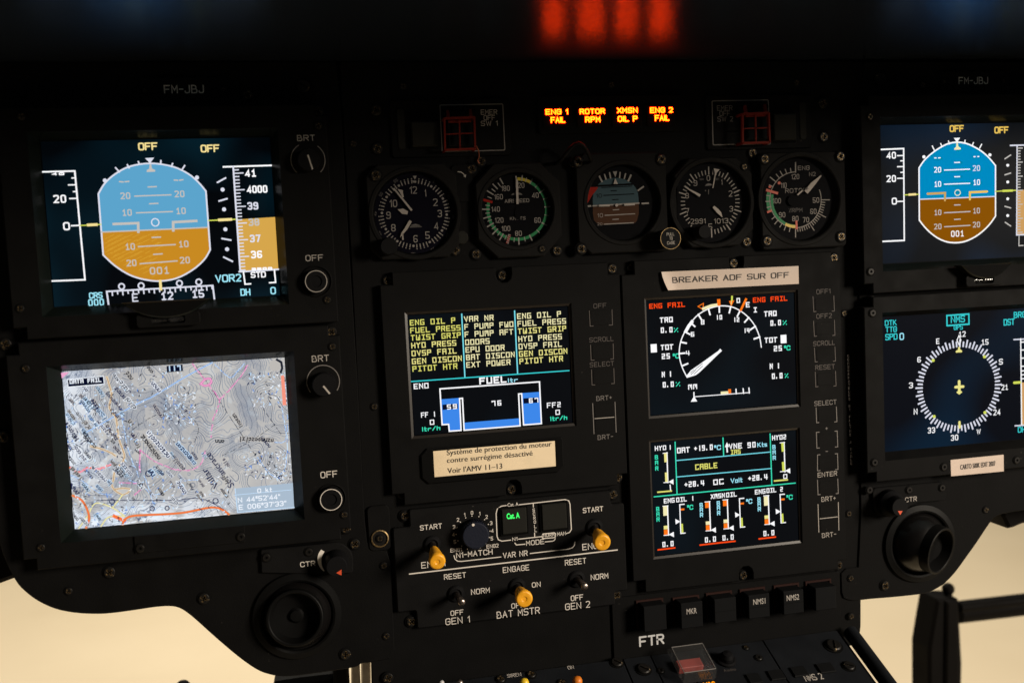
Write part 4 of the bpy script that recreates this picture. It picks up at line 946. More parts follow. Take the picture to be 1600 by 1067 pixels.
for a, b_ in [((849, 135), (842, 150)), ((839, 156), (824, 187)), ((821, 193), (810, 216))]: line(s, v, [a, b_], 17, 'or', yoff=.0004)
fill(s, v, [(655, 508), (668, 524), (642, 548), (500, 685), (470, 708), (408, 727), (400, 712), (432, 672), (500, 625), (640, 525)], 'w', .0003)
for a, b_ in [((432, 705), (470, 665)), ((455, 700), (520, 640)), ((470, 660), (520, 620)), ((430, 690), (455, 668))]: line(s, v, [a, b_], 4, 'blk', yoff=.0005)
line(s, v, [(455, 872), (877, 840)], 6, 'w'); line(s, v, [(456, 840), (457, 875)], 9, 'w')
for a, b_ in [((876, 843), (873, 806)), ((832, 845), (829, 811)), ((777, 848), (775, 815))]: line(s, v, [a, b_], 9, 'w')
fill(s, v, [(660, 853), (717, 848), (716, 829), (659, 833)], 'yw', .0003); fill(s, v, [(717, 848), (738, 846), (736, 813), (716, 815)], 'or', .0003); fill(s, v, [(456, 866), (432, 910), (481, 907)], 'w', .0003)
o = s.build('screen', root); o['label'] = 'upper screen with the round first-limit dial'
s = scrbase(rs[1], YC, 'lcd3'); v = V7.at(YC)
for a, b_ in [((265, 148), (280, 542)), ((985, 86), (998, 470)), ((107, 561), (1175, 457)), ((628, 116), (633, 252))]: line(s, v, [a, b_], 8, 'tl')
for a, b_ in [((275, 287), (988, 222)), ((278, 411), (992, 347))]: line(s, v, [a, b_], 7, 'ln')
for t, x, y, x1, h, mt in [('HYD', 112, 214, 198, 36, 'w'), ('1', 205, 207, 232, 36, 'w'), ('HYD2', 1000, 135, 1108, 37, 'w'), ('OAT', 280, 233, 378, 42, 'w'), ('+19.0', 408, 218, 553, 42, 'w'), ('°C', 562, 210, 613, 38, 'cw'), ('VNE', 672, 203, 773, 42, 'w'), ('90', 812, 192, 878, 42, 'w'),
    ('IAS', 685, 243, 762, 36, 'yg'), ('CABLE', 418, 359, 586, 43, 'yg'), ('+28.4', 335, 491, 488, 42, 'w'), ('DC', 555, 473, 634, 42, 'w'), ('+28.4', 818, 444, 967, 42, 'w'), ('ENG', 180, 612, 262, 36, 'w'), ('OIL 1', 274, 603, 410, 36, 'w'), ('XMSN', 535, 578, 643, 36, 'w'), ('OIL', 652, 566, 733, 36, 'w'), ('ENG', 870, 544, 950, 36, 'w'), ('OIL 2', 958, 533, 1083, 36, 'w'),
    ('°C', 357, 662, 403, 38, 'tl'), ('°C', 804, 617, 850, 38, 'cw'), ('°C', 1109, 586, 1156, 38, 'tl'), ('0.0', 168, 943, 256, 40, 'w'), ('0.0', 490, 908, 577, 40, 'w'), ('0.0', 623, 893, 711, 40, 'w'), ('0.0', 933, 860, 1019, 40, 'w'), ('0', 1085, 426, 1115, 36, 'w')]:
    text(s, v, t, x, y, x1, h, mt, .19, 'r' if t == '°C' else 'b')
text(s, v, 'Kts'.replace('K', 'K'), 888, 187, 962, 35, 'cw', .18, 'r'); text(s, v, 'Volt', 685, 459, 776, 37, 'cw', .18, 'r')
fill(s, v, [(657, 148), (641, 185), (674, 183)], 'w', .0003); line(s, v, [(657, 180), (660, 220)], 11, 'w')
for x, ys_, mt in [(112, (279, 321, 364), 'tl'), (1002, (202, 243, 284), 'cw'), (122, (671, 711, 750), 'tl'), (451, (641, 678, 716), 'cw'), (581, (627, 663, 702), 'cw'), (889, (598, 634, 672), 'cw')]:
    for ch, y in zip('BAR', ys_): text(s, v, ch, x + (y - ys_[0]) * .03, y, x + 24 + (y - ys_[0]) * .03, 33, mt, .2, 'b')
def rc(pts, mt): fill(s, v, pts, mt, .0003)
def tri(x, y, left=True):
    k_ = 37
    rc([(x, y), (x + k_, y - 21), (x + k_ + 2, y + 20)] if left else [(x, y), (x - k_, y - 20), (x - k_ + 3, y + 21)], 'w')
def vbar(a, b_): line(s, v, [a, b_], 9, 'w')
vbar((203, 228), (210, 452)); rc([(180, 232), (200, 230), (203, 298), (184, 300)], 'yr'); rc([(187, 378), (205, 376), (209, 448), (190, 450)], 'yr'); line(s, v, [(174, 232), (206, 229)], 6, 'w'); line(s, v, [(180, 454), (214, 451)], 6, 'w'); tri(214, 448)
line(s, v, [(227, 473), (231, 513)], 8, 'w'); line(s, v, [(135, 526), (236, 517)], 11, 'yg')
vbar((1090, 150), (1097, 372)); rc([(1068, 154), (1087, 152), (1090, 218), (1072, 220)], 'yl'); rc([(1073, 298), (1092, 296), (1096, 365), (1077, 367)], 'yl'); line(s, v, [(1060, 153), (1094, 150)], 6, 'w'); line(s, v, [(1063, 371), (1100, 368)], 6, 'w'); tri(1098, 364); line(s, v, [(1018, 441), (1115, 432)], 11, 'yg')
def oilbar(x, y, segs, ln_):
    vbar((x, y), (x + 8, y + ln_))
    for a, b_, mt in segs: k_ = .036; rc([(x - 34 + a * k_, y + a + 3), (x - 4 + a * k_, y + a), (x - 4 + b_ * k_, y + b_), (x - 34 + b_ * k_, y + b_ + 3)], mt)
    line(s, v, [(x - 34, y + 2), (x + 4, y - 1)], 6, 'w'); line(s, v, [(x - 26, y + ln_ + 3), (x + 12, y + ln_)], 6, 'w'); tri(x + 10, y + ln_ - 4)
oilbar(207, 630, [(0, 72, 'yw'), (148, 175, 'yr'), (178, 217, 'or')], 220); oilbar(525, 598, [(4, 45, 'or'), (147, 173, 'yw'), (176, 214, 'or')], 218); oilbar(660, 583, [(5, 46, 'or'), (148, 174, 'yw'), (177, 214, 'or')], 218); oilbar(970, 552, [(4, 74, 'yw'), (148, 174, 'yr'), (177, 214, 'or')], 216)
def temp(x, y, ln_, ty):
    line(s, v, [(x + 33, y - 3), (x, y), (x + 8, y + ln_), (x + 40, y + ln_ - 3)], 8, 'w'); rc([(x + 5, y + 31), (x + 34, y + 28), (x + 34, y + 42), (x + 6, y + 44)], 'or'); rc([(x + 10, y + 145), (x + 23, y + 144), (x + 27, y + 212), (x + 13, y + 213)], 'yl'); tri(x + 3, ty, False)
temp(300, 620, 218, 748); temp(752, 575, 216, 697); temp(1060, 544, 214, 672)
for a, b_ in [((137, 962), (262, 947)), ((455, 926), (584, 911)), ((592, 910), (718, 897)), ((902, 879), (1024, 865))]: line(s, v, [a, b_], 11, 'rd')
o = s.build('screen', root); o['label'] = 'lower screen with the oil pressure bars'

# --- attitude display, right
YF = -.0105
a = P(1374.7, 196, YS); b_ = P(1378, 412.3, YS); wd = .1275
root, hb, rs = unit('flight_display', 'upper right flight display with a deep blue and brown horizon, cut by the photo edge', [(1349, 400), (1500, 451), (1760, 300), (1500, 148)],
    [(((a[0] + b_[0]) / 2, b_[1], (a[0] + b_[0]) / 2 + wd, a[1]), (.0052, .0050, .0050, .0040))], YS, .0045, 'lip', {'tl': .0062, 'bl': .0064})
hb.build('housing', root)
for u, vv, kd, sz_, yy in [(1356, 160, 'cross', 'b', 0), (1359, 183, 'cross', 's', YF), (1360, 424.4, 'hex', 's', YF), (1361, 443, 'cross', 'b', 0)]: screw(root, u, vv, yy, kd, sz_)
slip(root, 1530, 427, 50)
s = scrbase(rs[0], YS, 'lcd2'); v = V8.at(YS)
dome = [(378, 366), (410, 320), (450, 282), (500, 246), (555, 218), (612, 208), (670, 216), (725, 240), (775, 272), (815, 310), (850, 352)]
bowl = [(850, 663), (815, 712), (770, 757), (720, 793), (665, 818), (612, 827), (555, 823), (500, 802), (450, 767), (410, 727), (380, 688)]
sk, gr = curve(v, dome), curve(v, bowl)
s.flat(sk + v.ps([(850, 543), (379, 561)]), YS - .0001, 'skyd'); s.flat(v.ps([(379, 561), (850, 543)]) + gr, YS - .0001, 'gndd')
s.stroke(sk + gr, 8 * v.sx(600, 500), YS - .0002, 'w', True); line(s, v, [(380, 560), (850, 542)], 6, 'pw')
text(s, v, 'OFF', 567, 146, 655, 43, 'amb', .2, 'p'); text(s, v, 'OFF', 843, 155, 931, 43, 'amb', .2, 'p')
line(s, v, [(140, 253), (283, 247), (287, 813), (143, 820)], 9, 'w')
for y, l in [(290, 38), (322, 18), (358, 38), (393, 18), (430, 38), (572, 40)]: line(s, v, [(283 - l + (y - 250) * .007, y + 1), (283 + (y - 250) * .007, y)], 7, 'w')
text(s, v, '40', 176, 311, 238, 43, 'w', .19, 'p'); text(s, v, '20', 176, 455, 238, 43, 'w', .19, 'p'); text(s, v, '0', 210, 593, 242, 43, 'w', .19, 'p')
line(s, v, [(287, 533), (375, 529)], 6, 'yl'); line(s, v, [(318, 531), (354, 529)], 13, 'pale', yoff=.0003); line(s, v, [(848, 511), (980, 504)], 6, 'yl'); line(s, v, [(898, 508), (950, 506)], 13, 'yl', yoff=.0003)
fill(s, v, [(592, 182), (631, 180), (612, 209)], 'w', .0003); fill(s, v, [(609, 210), (616, 210), (621, 235), (634, 243), (634, 253), (595, 255), (595, 245), (606, 237)], 'yw', .0003)
for a_, b2 in [((460, 232), (472, 256)), ((512, 217), (519, 233)), ((560, 201), (565, 218)), ((662, 197), (660, 213)), ((713, 211), (708, 226)), ((764, 221), (752, 244))]: line(s, v, [a_, b2], 7, 'w')
dot(s, v, 408, 298, 10, 'w'); dot(s, v, 815, 286, 10, 'w')
for t, x, y, x1, mt in [('20', 470, 396, 516, 'w'), ('20', 709, 386, 756, 'pw'), ('10', 470, 484, 516, 'w'), ('10', 710, 473, 756, 'w'), ('10', 470, 659, 517, 'gw'), ('10', 709, 648, 755, 'gw'), ('20', 470, 746, 518, 'gw'), ('20', 709, 734, 756, 'gw')]: text(s, v, t, x, y, x1, 35, mt, .16, 'p')
for a_, b2, mt in [((535, 380), (690, 374), 'w'), ((535, 467), (691, 461), 'w'), ((598, 333), (628, 332), 'w'), ((598, 421), (628, 420), 'w'), ((597, 595), (631, 594), 'gw'), ((597, 684), (632, 682), 'gw'), ((535, 643), (693, 635), 'gw'), ((535, 729), (693, 720), 'gw'), ((474, 305), (483, 305), 'w'), ((498, 305), (508, 304), 'w'), ((717, 297), (724, 297), 'w'), ((740, 296), (747, 296), 'w')]: line(s, v, [a_, b2], 6, mt)
text(s, v, '001', 574, 792, 656, 38, 'w', .16, 'p')
line(s, v, [(430, 526), (538, 521), (537, 566)], 13, 'gold', yoff=.0003, cap='r'); line(s, v, [(797, 512), (691, 517), (691, 560)], 13, 'amb', yoff=.0003, cap='r'); ringd(s, v, 615, 519, 17, 5, 'yw', .0003)
for a_, b2 in [((908, 310), (943, 287)), ((908, 409), (943, 398)), ((908, 603), (943, 613)), ((910, 702), (943, 724))]: line(s, v, [a_, b2], 7, 'gw')
for x, y in [(925, 350), (925, 453), (925, 557), (925, 660)]: dot(s, v, x, y, 9, 'w')
fill(s, v, [(985, 503), (1170, 492), (1174, 772), (982, 779)], 'tan2', .00012)
line(s, v, [(942, 228), (1170, 222)], 8, 'pw'); line(s, v, [(983, 228), (980, 779), (1170, 772)], 8, 'pw'); line(s, v, [(995, 782), (994, 846), (1020, 844)], 6, 'gw')
for i in range(31):
    y = 245 + i * 17.3; line(s, v, [(983, y), (983 + (32 if i % 5 == 0 else 18), y - 1)], 6, 'gw')
for t, y in [('41', 267), ('4000', 353), ('39', 440), ('38', 525), ('37', 610), ('36', 697)]: text(s, v, t, 1034, y, 1034 + 28 * len(t), 38, 'w', .2, 'p')
o = s.build('screen', root)

# --- navigation display, right
a = P(1377.7, 495.5, YS); b_ = P(1381.7, 706, YS)
root, hb, rs = unit('navigation_display', 'lower right navigation display with a white compass rose on navy and cyan NMS box', [(1352, 600), (1500, 740), (1760, 600), (1500, 456)],
    [(((a[0] + b_[0]) / 2, b_[1], (a[0] + b_[0]) / 2 + wd, a[1]), (.0052, .0040, .0050, .0035))], YS, .0045, 'unit', {'tl': .0066, 'bl': .0066})
hb.build('housing', root)
for u, vv, kd, sz_, yy in [(1361.6, 468.6, 'cross', 'b', 0), (1363, 489, 'hex', 's', YF), (1366, 722, 'hex', 's', YF), (1367, 741, 'cross', 'b', 0), (1474.5, 729, 'hex', 's', YF), (1588, 718.4, 'hex', 's', YF)]: screw(root, u, vv, yy, kd, sz_)
s = scrbase(rs[0], YS, 'lcd4'); v = V9.at(YS)
for t, x, y, x1, h, mt in [('DTK', 137, 256, 197, 28, 'cy'), ('TTG', 140, 290, 198, 29, 'cy'), ('SPD', 139, 329, 201, 32, 'cy'), ('0', 211, 328, 234, 36, 'cw'), ('NMS', 470, 242, 542, 36, 'cy'), ('GPS', 485, 277, 531, 25, 'cy'), ('BRG', 788, 217, 850, 31, 'cy'), ('DST', 737, 255, 793, 33, 'cy'), ('DH', 809, 795, 848, 29, 'cy'),
    ('E', 396, 348, 413, 28, 'w'), ('6', 301, 441, 319, 28, 'w'), ('3', 259, 571, 279, 29, 'w'), ('N', 283, 704, 302, 30, 'w'), ('33', 353, 799, 392, 29, 'w'), ('30', 470, 836, 509, 29, 'w'), ('W', 601, 803, 621, 26, 'w'), ('24', 684, 708, 722, 30, 'w'), ('21', 725, 581, 760, 28, 'w'), ('S', 713, 452, 733, 29, 'w'), ('15', 623, 353, 662, 28, 'w'), ('12', 508, 313, 546, 28, 'w')]: text(s, v, t, x, y, x1, h, mt, .16, 'p')
line(s, v, [(450, 204), (561, 196), (562, 247), (451, 255)], 7, 'cy', True)
c_ = v.p(512, 561); rx, rz = 215 * v.sx(512, 561), 232 * v.sz(512, 561)
for i in range(72):
    t = R(5 * i + 2); l = .135 if i % 2 == 0 else .085; o_ = 1.0 if i % 2 == 0 else .955
    pt = lambda f: (c_[0] + rx * f * math.sin(t), c_[1] + rz * f * math.cos(t))
    s.stroke([pt(o_), pt(o_ - l)], 7.5 * v.sx(512, 561), YS - .0002, 'pw', False, 's')
for x, y in [(380, 430), (640, 412), (642, 693), (385, 713)]: dot(s, v, x, y, 8, 'yl', .0003)
fill(s, v, [(507, 362), (515, 362), (517, 375), (526, 380), (526, 389), (495, 391), (495, 382), (505, 377)], 'yr', .0003); line(s, v, [(513, 741), (514, 768)], 12, 'yr', yoff=.0003, cap='r')
line(s, v, [(512, 536), (513, 595)], 14, 'yr', cap='r'); line(s, v, [(493, 565), (532, 562)], 13, 'yr', yoff=.0003, cap='r'); line(s, v, [(504, 591), (522, 590)], 10, 'yr', cap='r')
line(s, v, [(511, 305), (521, 328), (512, 352), (501, 329)], 5, 'w', True)
fill(s, v, [(828, 542), (900, 537), (902, 751), (830, 757)], 'tan2', .00012)
line(s, v, [(789, 325), (930, 318)], 6, 'pw'); line(s, v, [(823, 322), (828, 757)], 6, 'w'); line(s, v, [(795, 760), (930, 752)], 6, 'pw'); line(s, v, [(790, 543), (820, 541)], 12, 'yl', cap='r')
for y in (338, 378, 419, 460, 483, 503, 523): line(s, v, [(824 + (y - 322) * .011, y), (842, y - 1)], 5, 'w')
s.build('screen', root)
YF = -.005

M['clearedge'] = paint('cover_edge', (.16, .15, .14), .4)
# ------------------------------------------------------------------ warning lights under the glareshield
wl = thing('warning_panel', 'row of four glowing red warning legends below the glareshield', 'warning lights', (P(950, 205)[0], 0, P(950, 205)[1]))
mb = MB(); a, b_ = P(838, 152), P(1068, 206)
mb.plate(rrect(a[0], b_[1], b_[0], a[1], .002), -.0022, .0, 'panel', ch=.0005); mb.build('housing', wl)
for rows, (x0, x1) in [([('ENG 1', 866, 207, 971, 26), ('FAIL', 890, 245, 958, 28)], (852, 992)), ([('ROTOR', 1024, 205, 1142, 26), ('RPM', 1050, 243, 1121, 28)], (1010, 1156)), ([('XMSN', 1197, 200, 1293, 26), ('OIL P', 1200, 240, 1293, 28)], (1172, 1314)), ([('ENG 2', 1350, 199, 1456, 26), ('FAIL', 1372, 236, 1440, 28)], (1334, 1470))]:
    mb = MB(); v = V15.at(-.0032); p0, p1 = v.p(x0, 162 - x0 * .008 + 8), v.p(x1, 262 - x0 * .008 + 8)
    mb.plate(rrect(p0[0], p1[1], p1[0], p0[1], .001), -.0030, -.002, 'panel', ch=.0003)
    for t, x, y, x1_, h in rows: text(mb, v, t, x, y, x1_, h, 'warn', .215)
    mb.build('warning_light', wl)

# ------------------------------------------------------------------ guarded emergency switches
def emer(label, v, box, words, cage, hinge, btn, strip, wire=None, cut=None):
    c_ = v.p(*cage[3]); root = thing('emergency_switch', label, 'guarded switch', (c_[0], 0, c_[1]))
    mb = MB(); f = v.at(-.0016)
    allp = box + btn + strip; q = [f.p(*p) for p in allp]
    x0, x1, z0, z1 = min(p[0] for p in q) - .004, max(p[0] for p in q) + .004, min(p[1] for p in q) - .003, max(p[1] for p in q) + .003
    mb.plate(rrect(x0, z0, x1, z1, .002), -.0016, .0, 'unit', ch=.0004)
    mb.stroke(fillet(f.ps(box), .0008), 4.5 * f.sx(400, 250), f.y - .0002, 'greyink', True)
    for t, x, y, x1_, h in words: text(mb, f, t, x, y, x1_, h, 'greyink' if cut else 'dimink', .12)
    g = f.ps(strip); mb.plate(rrect(min(p[0] for p in g), min(p[1] for p in g), max(p[0] for p in g), max(p[1] for p in g), .0015), -.0022, -.0016, 'keygrey', ch=.0002)
    mb.build('plate', root)
    mb = MB(); g = v.at(-.006).ps(btn)
    bx = (min(p[0] for p in g), min(p[1] for p in g), max(p[0] for p in g), max(p[1] for p in g))
    mb.plate(rect(bx[0] - .0012, bx[1] - .0012, bx[2] + .0012, bx[3] + .0012), -.0030, -.0016, 'cup', ch=.0003)
    mb.plate(rrect(*bx, .0006), -.006, -.003, 'keygrey', ch=.0005); mb.build('push_button', root)
    mb = MB(); g = v.at(-.004).ps(cage); bx2 = (min(p[0] for p in g) + .002, min(p[1] for p in g) + .002, max(p[0] for p in g) - .002, max(p[1] for p in g) - .002)
    mb.plate(rrect(*bx2, .0006), -.006, -.0016, 'key', ch=.0005); mb.build('guarded_button', root)
    cg = v.at(-.010); w_ = 9 * v.sx(*cage[0]); mb = MB()
    p3 = lambda p: (lambda r_: (r_[0], -.010, r_[1]))(cg.p(*p))
    q = [p3(p) for p in cage]
    for i in range(4): mb.bar(q[i], q[(i + 1) % 4], w_ if i != 1 and i != 3 else w_ * .85, .0022, 'guard')
    mid = lambda a, b2: tuple((Vector(a) + Vector(b2)) / 2)
    mb.bar(mid(q[0], q[1]), mid(q[2], q[3]), w_ * .62, .0012, 'guard'); mb.bar(mid(q[1], q[2]), mid(q[3], q[0]), w_ * .55, .0012, 'guard')
    for p in q: mb.bar(p, (p[0], -.0016, p[2]), w_, w_, 'guard', Vector((1, 0, 0)))
    h0, h1 = [cg.p(*p) for p in hinge]
    for p in (h0, h1): mb.bar((p[0], -.007, p[1] + .001), (p[0], -.009, q[0][2]), .0016, .002, 'guard')
    mb.tube([(h0[0], -.008, h0[1] - .0055), (h1[0], -.008, h1[1] - .0055)], .0009, 'guard'); mb.tube([(h0[0] - .003, -.0045, h0[1]), (h1[0] + .003, -.0045, h1[1])], .0022, 'cup')
    mb.build('guard', root)
    if wire:
        mb = MB(); pts = [(lambda r_: (r_[0], -.006, r_[1]))(v.at(-.006).p(*p)) for p in wire]; mb.tube([(p[0] + .0004 * math.sin(i * 2.1), p[1] + .001 * i / len(pts), p[2]) for i, p in enumerate(pts)], .00035, 'copper', 6); mb.build('lock_wire', root)
    return root
emer('red caged emergency switch of engine one, left of the warning lights', V15, [(377, 162), (668, 157), (678, 370), (388, 378)], [('EMER', 567, 207, 643, 24), ('OFF', 580, 233, 633, 24), ('SW 1', 567, 259, 645, 24)], [(398, 224), (536, 218), (540, 364), (401, 370)], [(416, 192), (522, 188)],
     [(247, 242), (364, 236), (368, 347), (250, 353)], [(180, 182), (212, 180), (217, 362), (186, 366)], [(545, 350), (555, 375), (562, 400), (552, 418), (560, 432)])
emer('red caged emergency switch of engine two, right of the warning lights', V16, [(155, 143), (415, 138), (425, 342), (160, 346)], [('EMER', 178, 188, 250, 24), ('OFF', 190, 213, 239, 24), ('SW 2', 180, 239, 253, 24)], [(296, 204), (416, 198), (421, 335), (296, 338)], [(317, 168), (408, 164)],
     [(442, 207), (543, 201), (547, 318), (446, 323)], [(558, 152), (588, 150), (592, 318), (563, 320)], None, True)
for u, vv in [(587.8, 172.9), (589.3, 232.4), (1285.4, 162), (1286, 214.6)]: screw(ip, u, vv, 0, 'cross')

# ------------------------------------------------------------------ registration plates, stickers
def regplate(label, v, box, word):
    mb = MB(); f = v.at(-.0024); a, b_ = f.p(*box[0]), f.p(*box[1])
    mb.plate(rrect(a[0], b_[1], b_[0], a[1], .0008), -.0024, -.0012, 'unit', ch=.0003)
    text(mb, f, *word[:5], 'bright', .13)
    o = mb.build('registration_plate'); tag(o, label, 'plate')
    for k_ in (.055, .93): 
        q = f.px(box[0][0] + (box[1][0] - box[0][0]) * k_, (box[0][1] + box[1][1]) / 2 + (6 if k_ < .5 else 0)); sc = screw(o, q[0], q[1], -.0024, 'cross', 's'); sc.scale = (.7, .7, .7)
regplate('small black plate engraved FM-JBJ above the amber-grounded left flight display', V6L, ((625, 177), (1026, 280)), ('FM-JBJ', 733, 248, 912, 38))
regplate('small black plate engraved FM-JBJ near the upper right corner of the photo', V26, ((982, 106), (1480, 246)), ('FM-JBJ', 1118, 199, 1335, 53))
# peeling paper strip
mb = MB(); v = V23.at(YF - .0004); A, B, Cc, Dd = v.ps([(258, 160), (1023, 127), (1025, 226), (290, 262)])
n_ = 24; vs = []; 
for i in range(n_ + 1):
    t = i / n_; lift = .0030 * max(0, (.07 - t) / .07) ** 2
    tp = (A[0] + (B[0] - A[0]) * t, A[1] + (B[1] - A[1]) * t); xb = max(t, .0); bt = (Dd[0] + (Cc[0] - Dd[0]) * t, Dd[1] + (Cc[1] - Dd[1]) * t)
    for k_ in range(6):
        f = k_ / 5; vs.append((tp[0] + (bt[0] - tp[0]) * f ** 1.6 if t < .02 else tp[0] + (bt[0] - tp[0]) * f, YF - .0004 - lift * (.4 + .6 * f), tp[1] + (bt[1] - tp[1]) * f))
mb.add(vs, [[i * 6 + k_, (i + 1) * 6 + k_, (i + 1) * 6 + k_ + 1, i * 6 + k_ + 1] for i in range(n_) for k_ in range(5)], 'paper', True)
mb.add([(p[0], p[1] + .00022, p[2]) for p in vs], [[i * 6 + k_, (i + 1) * 6 + k_, (i + 1) * 6 + k_ + 1, i * 6 + k_ + 1] for i in range(n_) for k_ in range(5)], 'paper', True)
text(mb, v, 'BREAKER ADF SUR OFF', 322, 222, 972, 33, 'black', .15, ang=R(-.35), yoff=.0003)
o = mb.build('paper_sticker'); tag(o, 'pale paper strip lettered BREAKER ADF SUR OFF above the engine display, corner peeling', 'sticker')
mb = MB(); v = V9.at(YF - .0059); q = v.ps([(470, 933), (738, 906), (739, 990), (473, 1015)])
mb.plate(q, YF - .0059, YF - .0055, 'paper')
btext(mb, 'CARTO 500K EDIT 2007', v.p(519, 981), 178 * v.sx(600, 970), 24 * v.sz(600, 970), v.y - .0002, 'black', R(.6), .012)
o = mb.build('paper_sticker'); tag(o, 'small white sticker lettered CARTO 500K EDIT 2007 under the compass display', 'sticker')
# cream placard in a black holder
pl = thing('placard', 'cream placard with three lines of French text under the caution display', 'placard', (P(775, 745)[0], 0, P(775, 745)[1]))
mb = MB(); v = V22.at(YF - .0016); x0, z0 = v.p(92, 395)[0], v.p(620, 362)[1]; x1, z1 = v.p(1128, 120)[0], v.p(620, 104)[1]
a, b_ = v.p(181, 349), v.p(1077, 185); top = v.p(620, 125); ix0, ix1, iz0, iz1 = v.p(179, 250)[0], v.p(1076, 190)[0], v.p(620, 316)[1], v.p(620, 127)[1]
out = [(x0, z0 + .004), (x0 + .004, z0), (x1 - .004, z0), (x1, z0 + .004), (x1, z1 - .001), (x1 - .001, z1), (x0 + .004, z1), (x0, z1 - .004)]
mb.plate(out, YF - .0016, YF, 'cup', [rect(ix0 - .0004, iz0 - .0004, ix1 + .0004, iz1 + .0004)[::-1]], ch=.0006, chmat='unit'); mb.build('holder', pl)
mb = MB(); v = V22.at(YF - .0010); mb.flat(rect(ix0, iz0, ix1, iz1), YF - .0010, 'cream')
for t, x, y, x1_, h in [('Système de protection du moteur', 275, 192, 1048, 37), ('contre surrégime désactivé', 276, 249, 908, 37), ("Voir l'AMV 11–13", 280, 326, 684, 39)]: vtext(mb, v, t, x, y, x1_, h, 'black', 0)
mb.build('card', pl)

# ------------------------------------------------------------------ round instruments
GF, GD = -.0052, -.0012
def gauge(name, label, outline, ctr, rpx, dialmat='dial', y=GF, rect_=False):
    "bezel with a round window; returns root, and the recessed dial drawing"
    c_ = ctr.at(y).p(*rpx[:2]); r = rpx[2] * ctr.at(y).sx(*rpx[:2])
    root = thing(name, label, 'gauge', (c_[0], 0, min(p[1] for p in outline)))
    mb = MB(); mb.plate(outline, y, .012, 'bezel', [circ(c_, r, 56)[::-1]], ch=.0008)
    mb.lathe([(r * 1.12, 0), (r * 1.10, .0006), (r * 1.03, .0006), (r * 1.0, 0)], 'bezel', facing(c_, y), 56, cap1=False)
    mb.lathe([(r, 0), (r * .965, -(GD - y) * .9)], 'cup', facing(c_, y), 56, cap1=False)
    mb.build('bezel', root)
    d = MB(); d.plate(circ(c_, r * .99, 56), GD, GD + .002, dialmat)
    g = MB(); g.add([(p[0], y + .0004, p[1]) for p in circ(c_, r * .99, 40)], [list(range(40))], 'glass')
    return root, d, g
def octo(v, l, t, r_, b_, c_):
    (x0, z1), (x1, z0) = v.p(l, t), v.p(r_, b_); k_ = c_ * v.sx((l + r_) / 2, (t + b_) / 2)
    return [(x0 + k_, z0), (x1 - k_, z0), (x1, z0 + k_), (x1, z1 - k_), (x1 - k_, z1), (x0 + k_, z1), (x0, z1 - k_), (x0, z0 + k_)]
def radial(mb, v, c_, out, l, w_, mat):
    "tick from an outer point towards the centre"
    dx, dy = c_[0] - out[0], c_[1] - out[1]; n_ = math.hypot(dx, dy)
    line(mb, v, [out, (out[0] + dx / n_ * l, out[1] + dy / n_ * l)], w_, mat)
def num(mb, v, t, x, y, w_, h, mat='num', wt=.13, st='r'): text(mb, v, t, x - w_ / 2, y + h / 2, x + w_ / 2, h, mat, wt * .92, st)
def hand(root, name, v, polys, mat, y):
    mb = MB(); w2 = v.at(y)
    for p in polys: mb.plate(w2.ps(p), y, y + .0003, mat)
    return mb.build(name, root)

# clock
v = C1.at(GF); f = v
root, d, g = gauge('clock', 'round black clock with white numerals, first in the row of gauges', octo(v, 60, 110, 1000, 1010, 120), C1, (556, 585, 408), 'dialsheen')
v = C1.at(GD); c_ = (548, 592)
for t, x, y, w_ in [('12', 540, 361, 72), ('1', 660, 388, 14), ('2', 757, 480, 44), ('3', 800, 590, 42), ('4', 765, 712, 42), ('5', 680, 802, 44), ('6', 562, 838, 42), ('8', 345, 730, 44), ('9', 297, 607, 44), ('10', 345, 492, 74)]: num(d, v, t, x, y, w_, 72, 'num', .13)
for i in range(60):
    t = R(6 * i + 1.5); rx, ry = 326, 322; s_, k_ = math.sin(t), -math.cos(t)
    if i % 5: line(d, v, [(c_[0] + (rx + 6) * s_, c_[1] + (ry + 6) * k_), (c_[0] + (rx - 20) * s_, c_[1] + (ry - 20) * k_)], 10, 'num'); dot(d, v, c_[0] + (rx + 22) * s_, c_[1] + (ry + 22) * k_, 6, 'num')
    else:
        dot(d, v, c_[0] + (rx - 8) * s_, c_[1] + (ry - 8) * k_, 12, 'num')
        if i: text(d, v, str(i) if i not in () else '', c_[0] + (rx + 44) * s_ - 17 * math.cos(t), c_[1] + (ry + 44) * k_ - 17 * math.sin(t) + 12, c_[0] + (rx + 44) * s_ + 17 * math.cos(t) + 14, 26, 'greyink', .13, ang=-t if abs(t) < 1.6 else -t, size=((24 if i < 10 else 40) * v.sx(500, 500) * (.6 if i < 10 else 1), 28 * v.sz(500, 500)))
fill(d, v, [(535, 222), (572, 220), (553, 258)], 'num', .0003); fill(d, v, [(525, 268), (556, 268), (541, 290)], 'num', .0003)
fill(d, v, [(500, 728), (520, 700), (560, 690), (598, 702), (625, 722)], 'greyink', .0003); line(d, v, [(508, 714), (612, 714)], 5, 'dial', yoff=.0005)
d.build('dial', root); g.build('glass', root)
hand(root, 'hour_hand', C1, [[(385, 549), (437, 540), (486, 567), (480, 598), (430, 592)]], 'hand', GD - .0012)
hand(root, 'minute_hand', C1, [[(500, 652), (524, 668), (482, 742), (408, 826), (422, 780), (455, 730)], [(430, 790), (440, 785), (444, 848), (430, 848)]], 'hand', GD - .0016)
hand(root, 'second_hand', C1, [[(340, 344), (352, 338), (532, 552), (516, 564)]], 'hand', GD - .0020)
hand(root, 'marker_hand', C1, [[(384, 348), (438, 362), (436, 378), (446, 428), (432, 432), (408, 382)]], 'hand', GD - .0008)
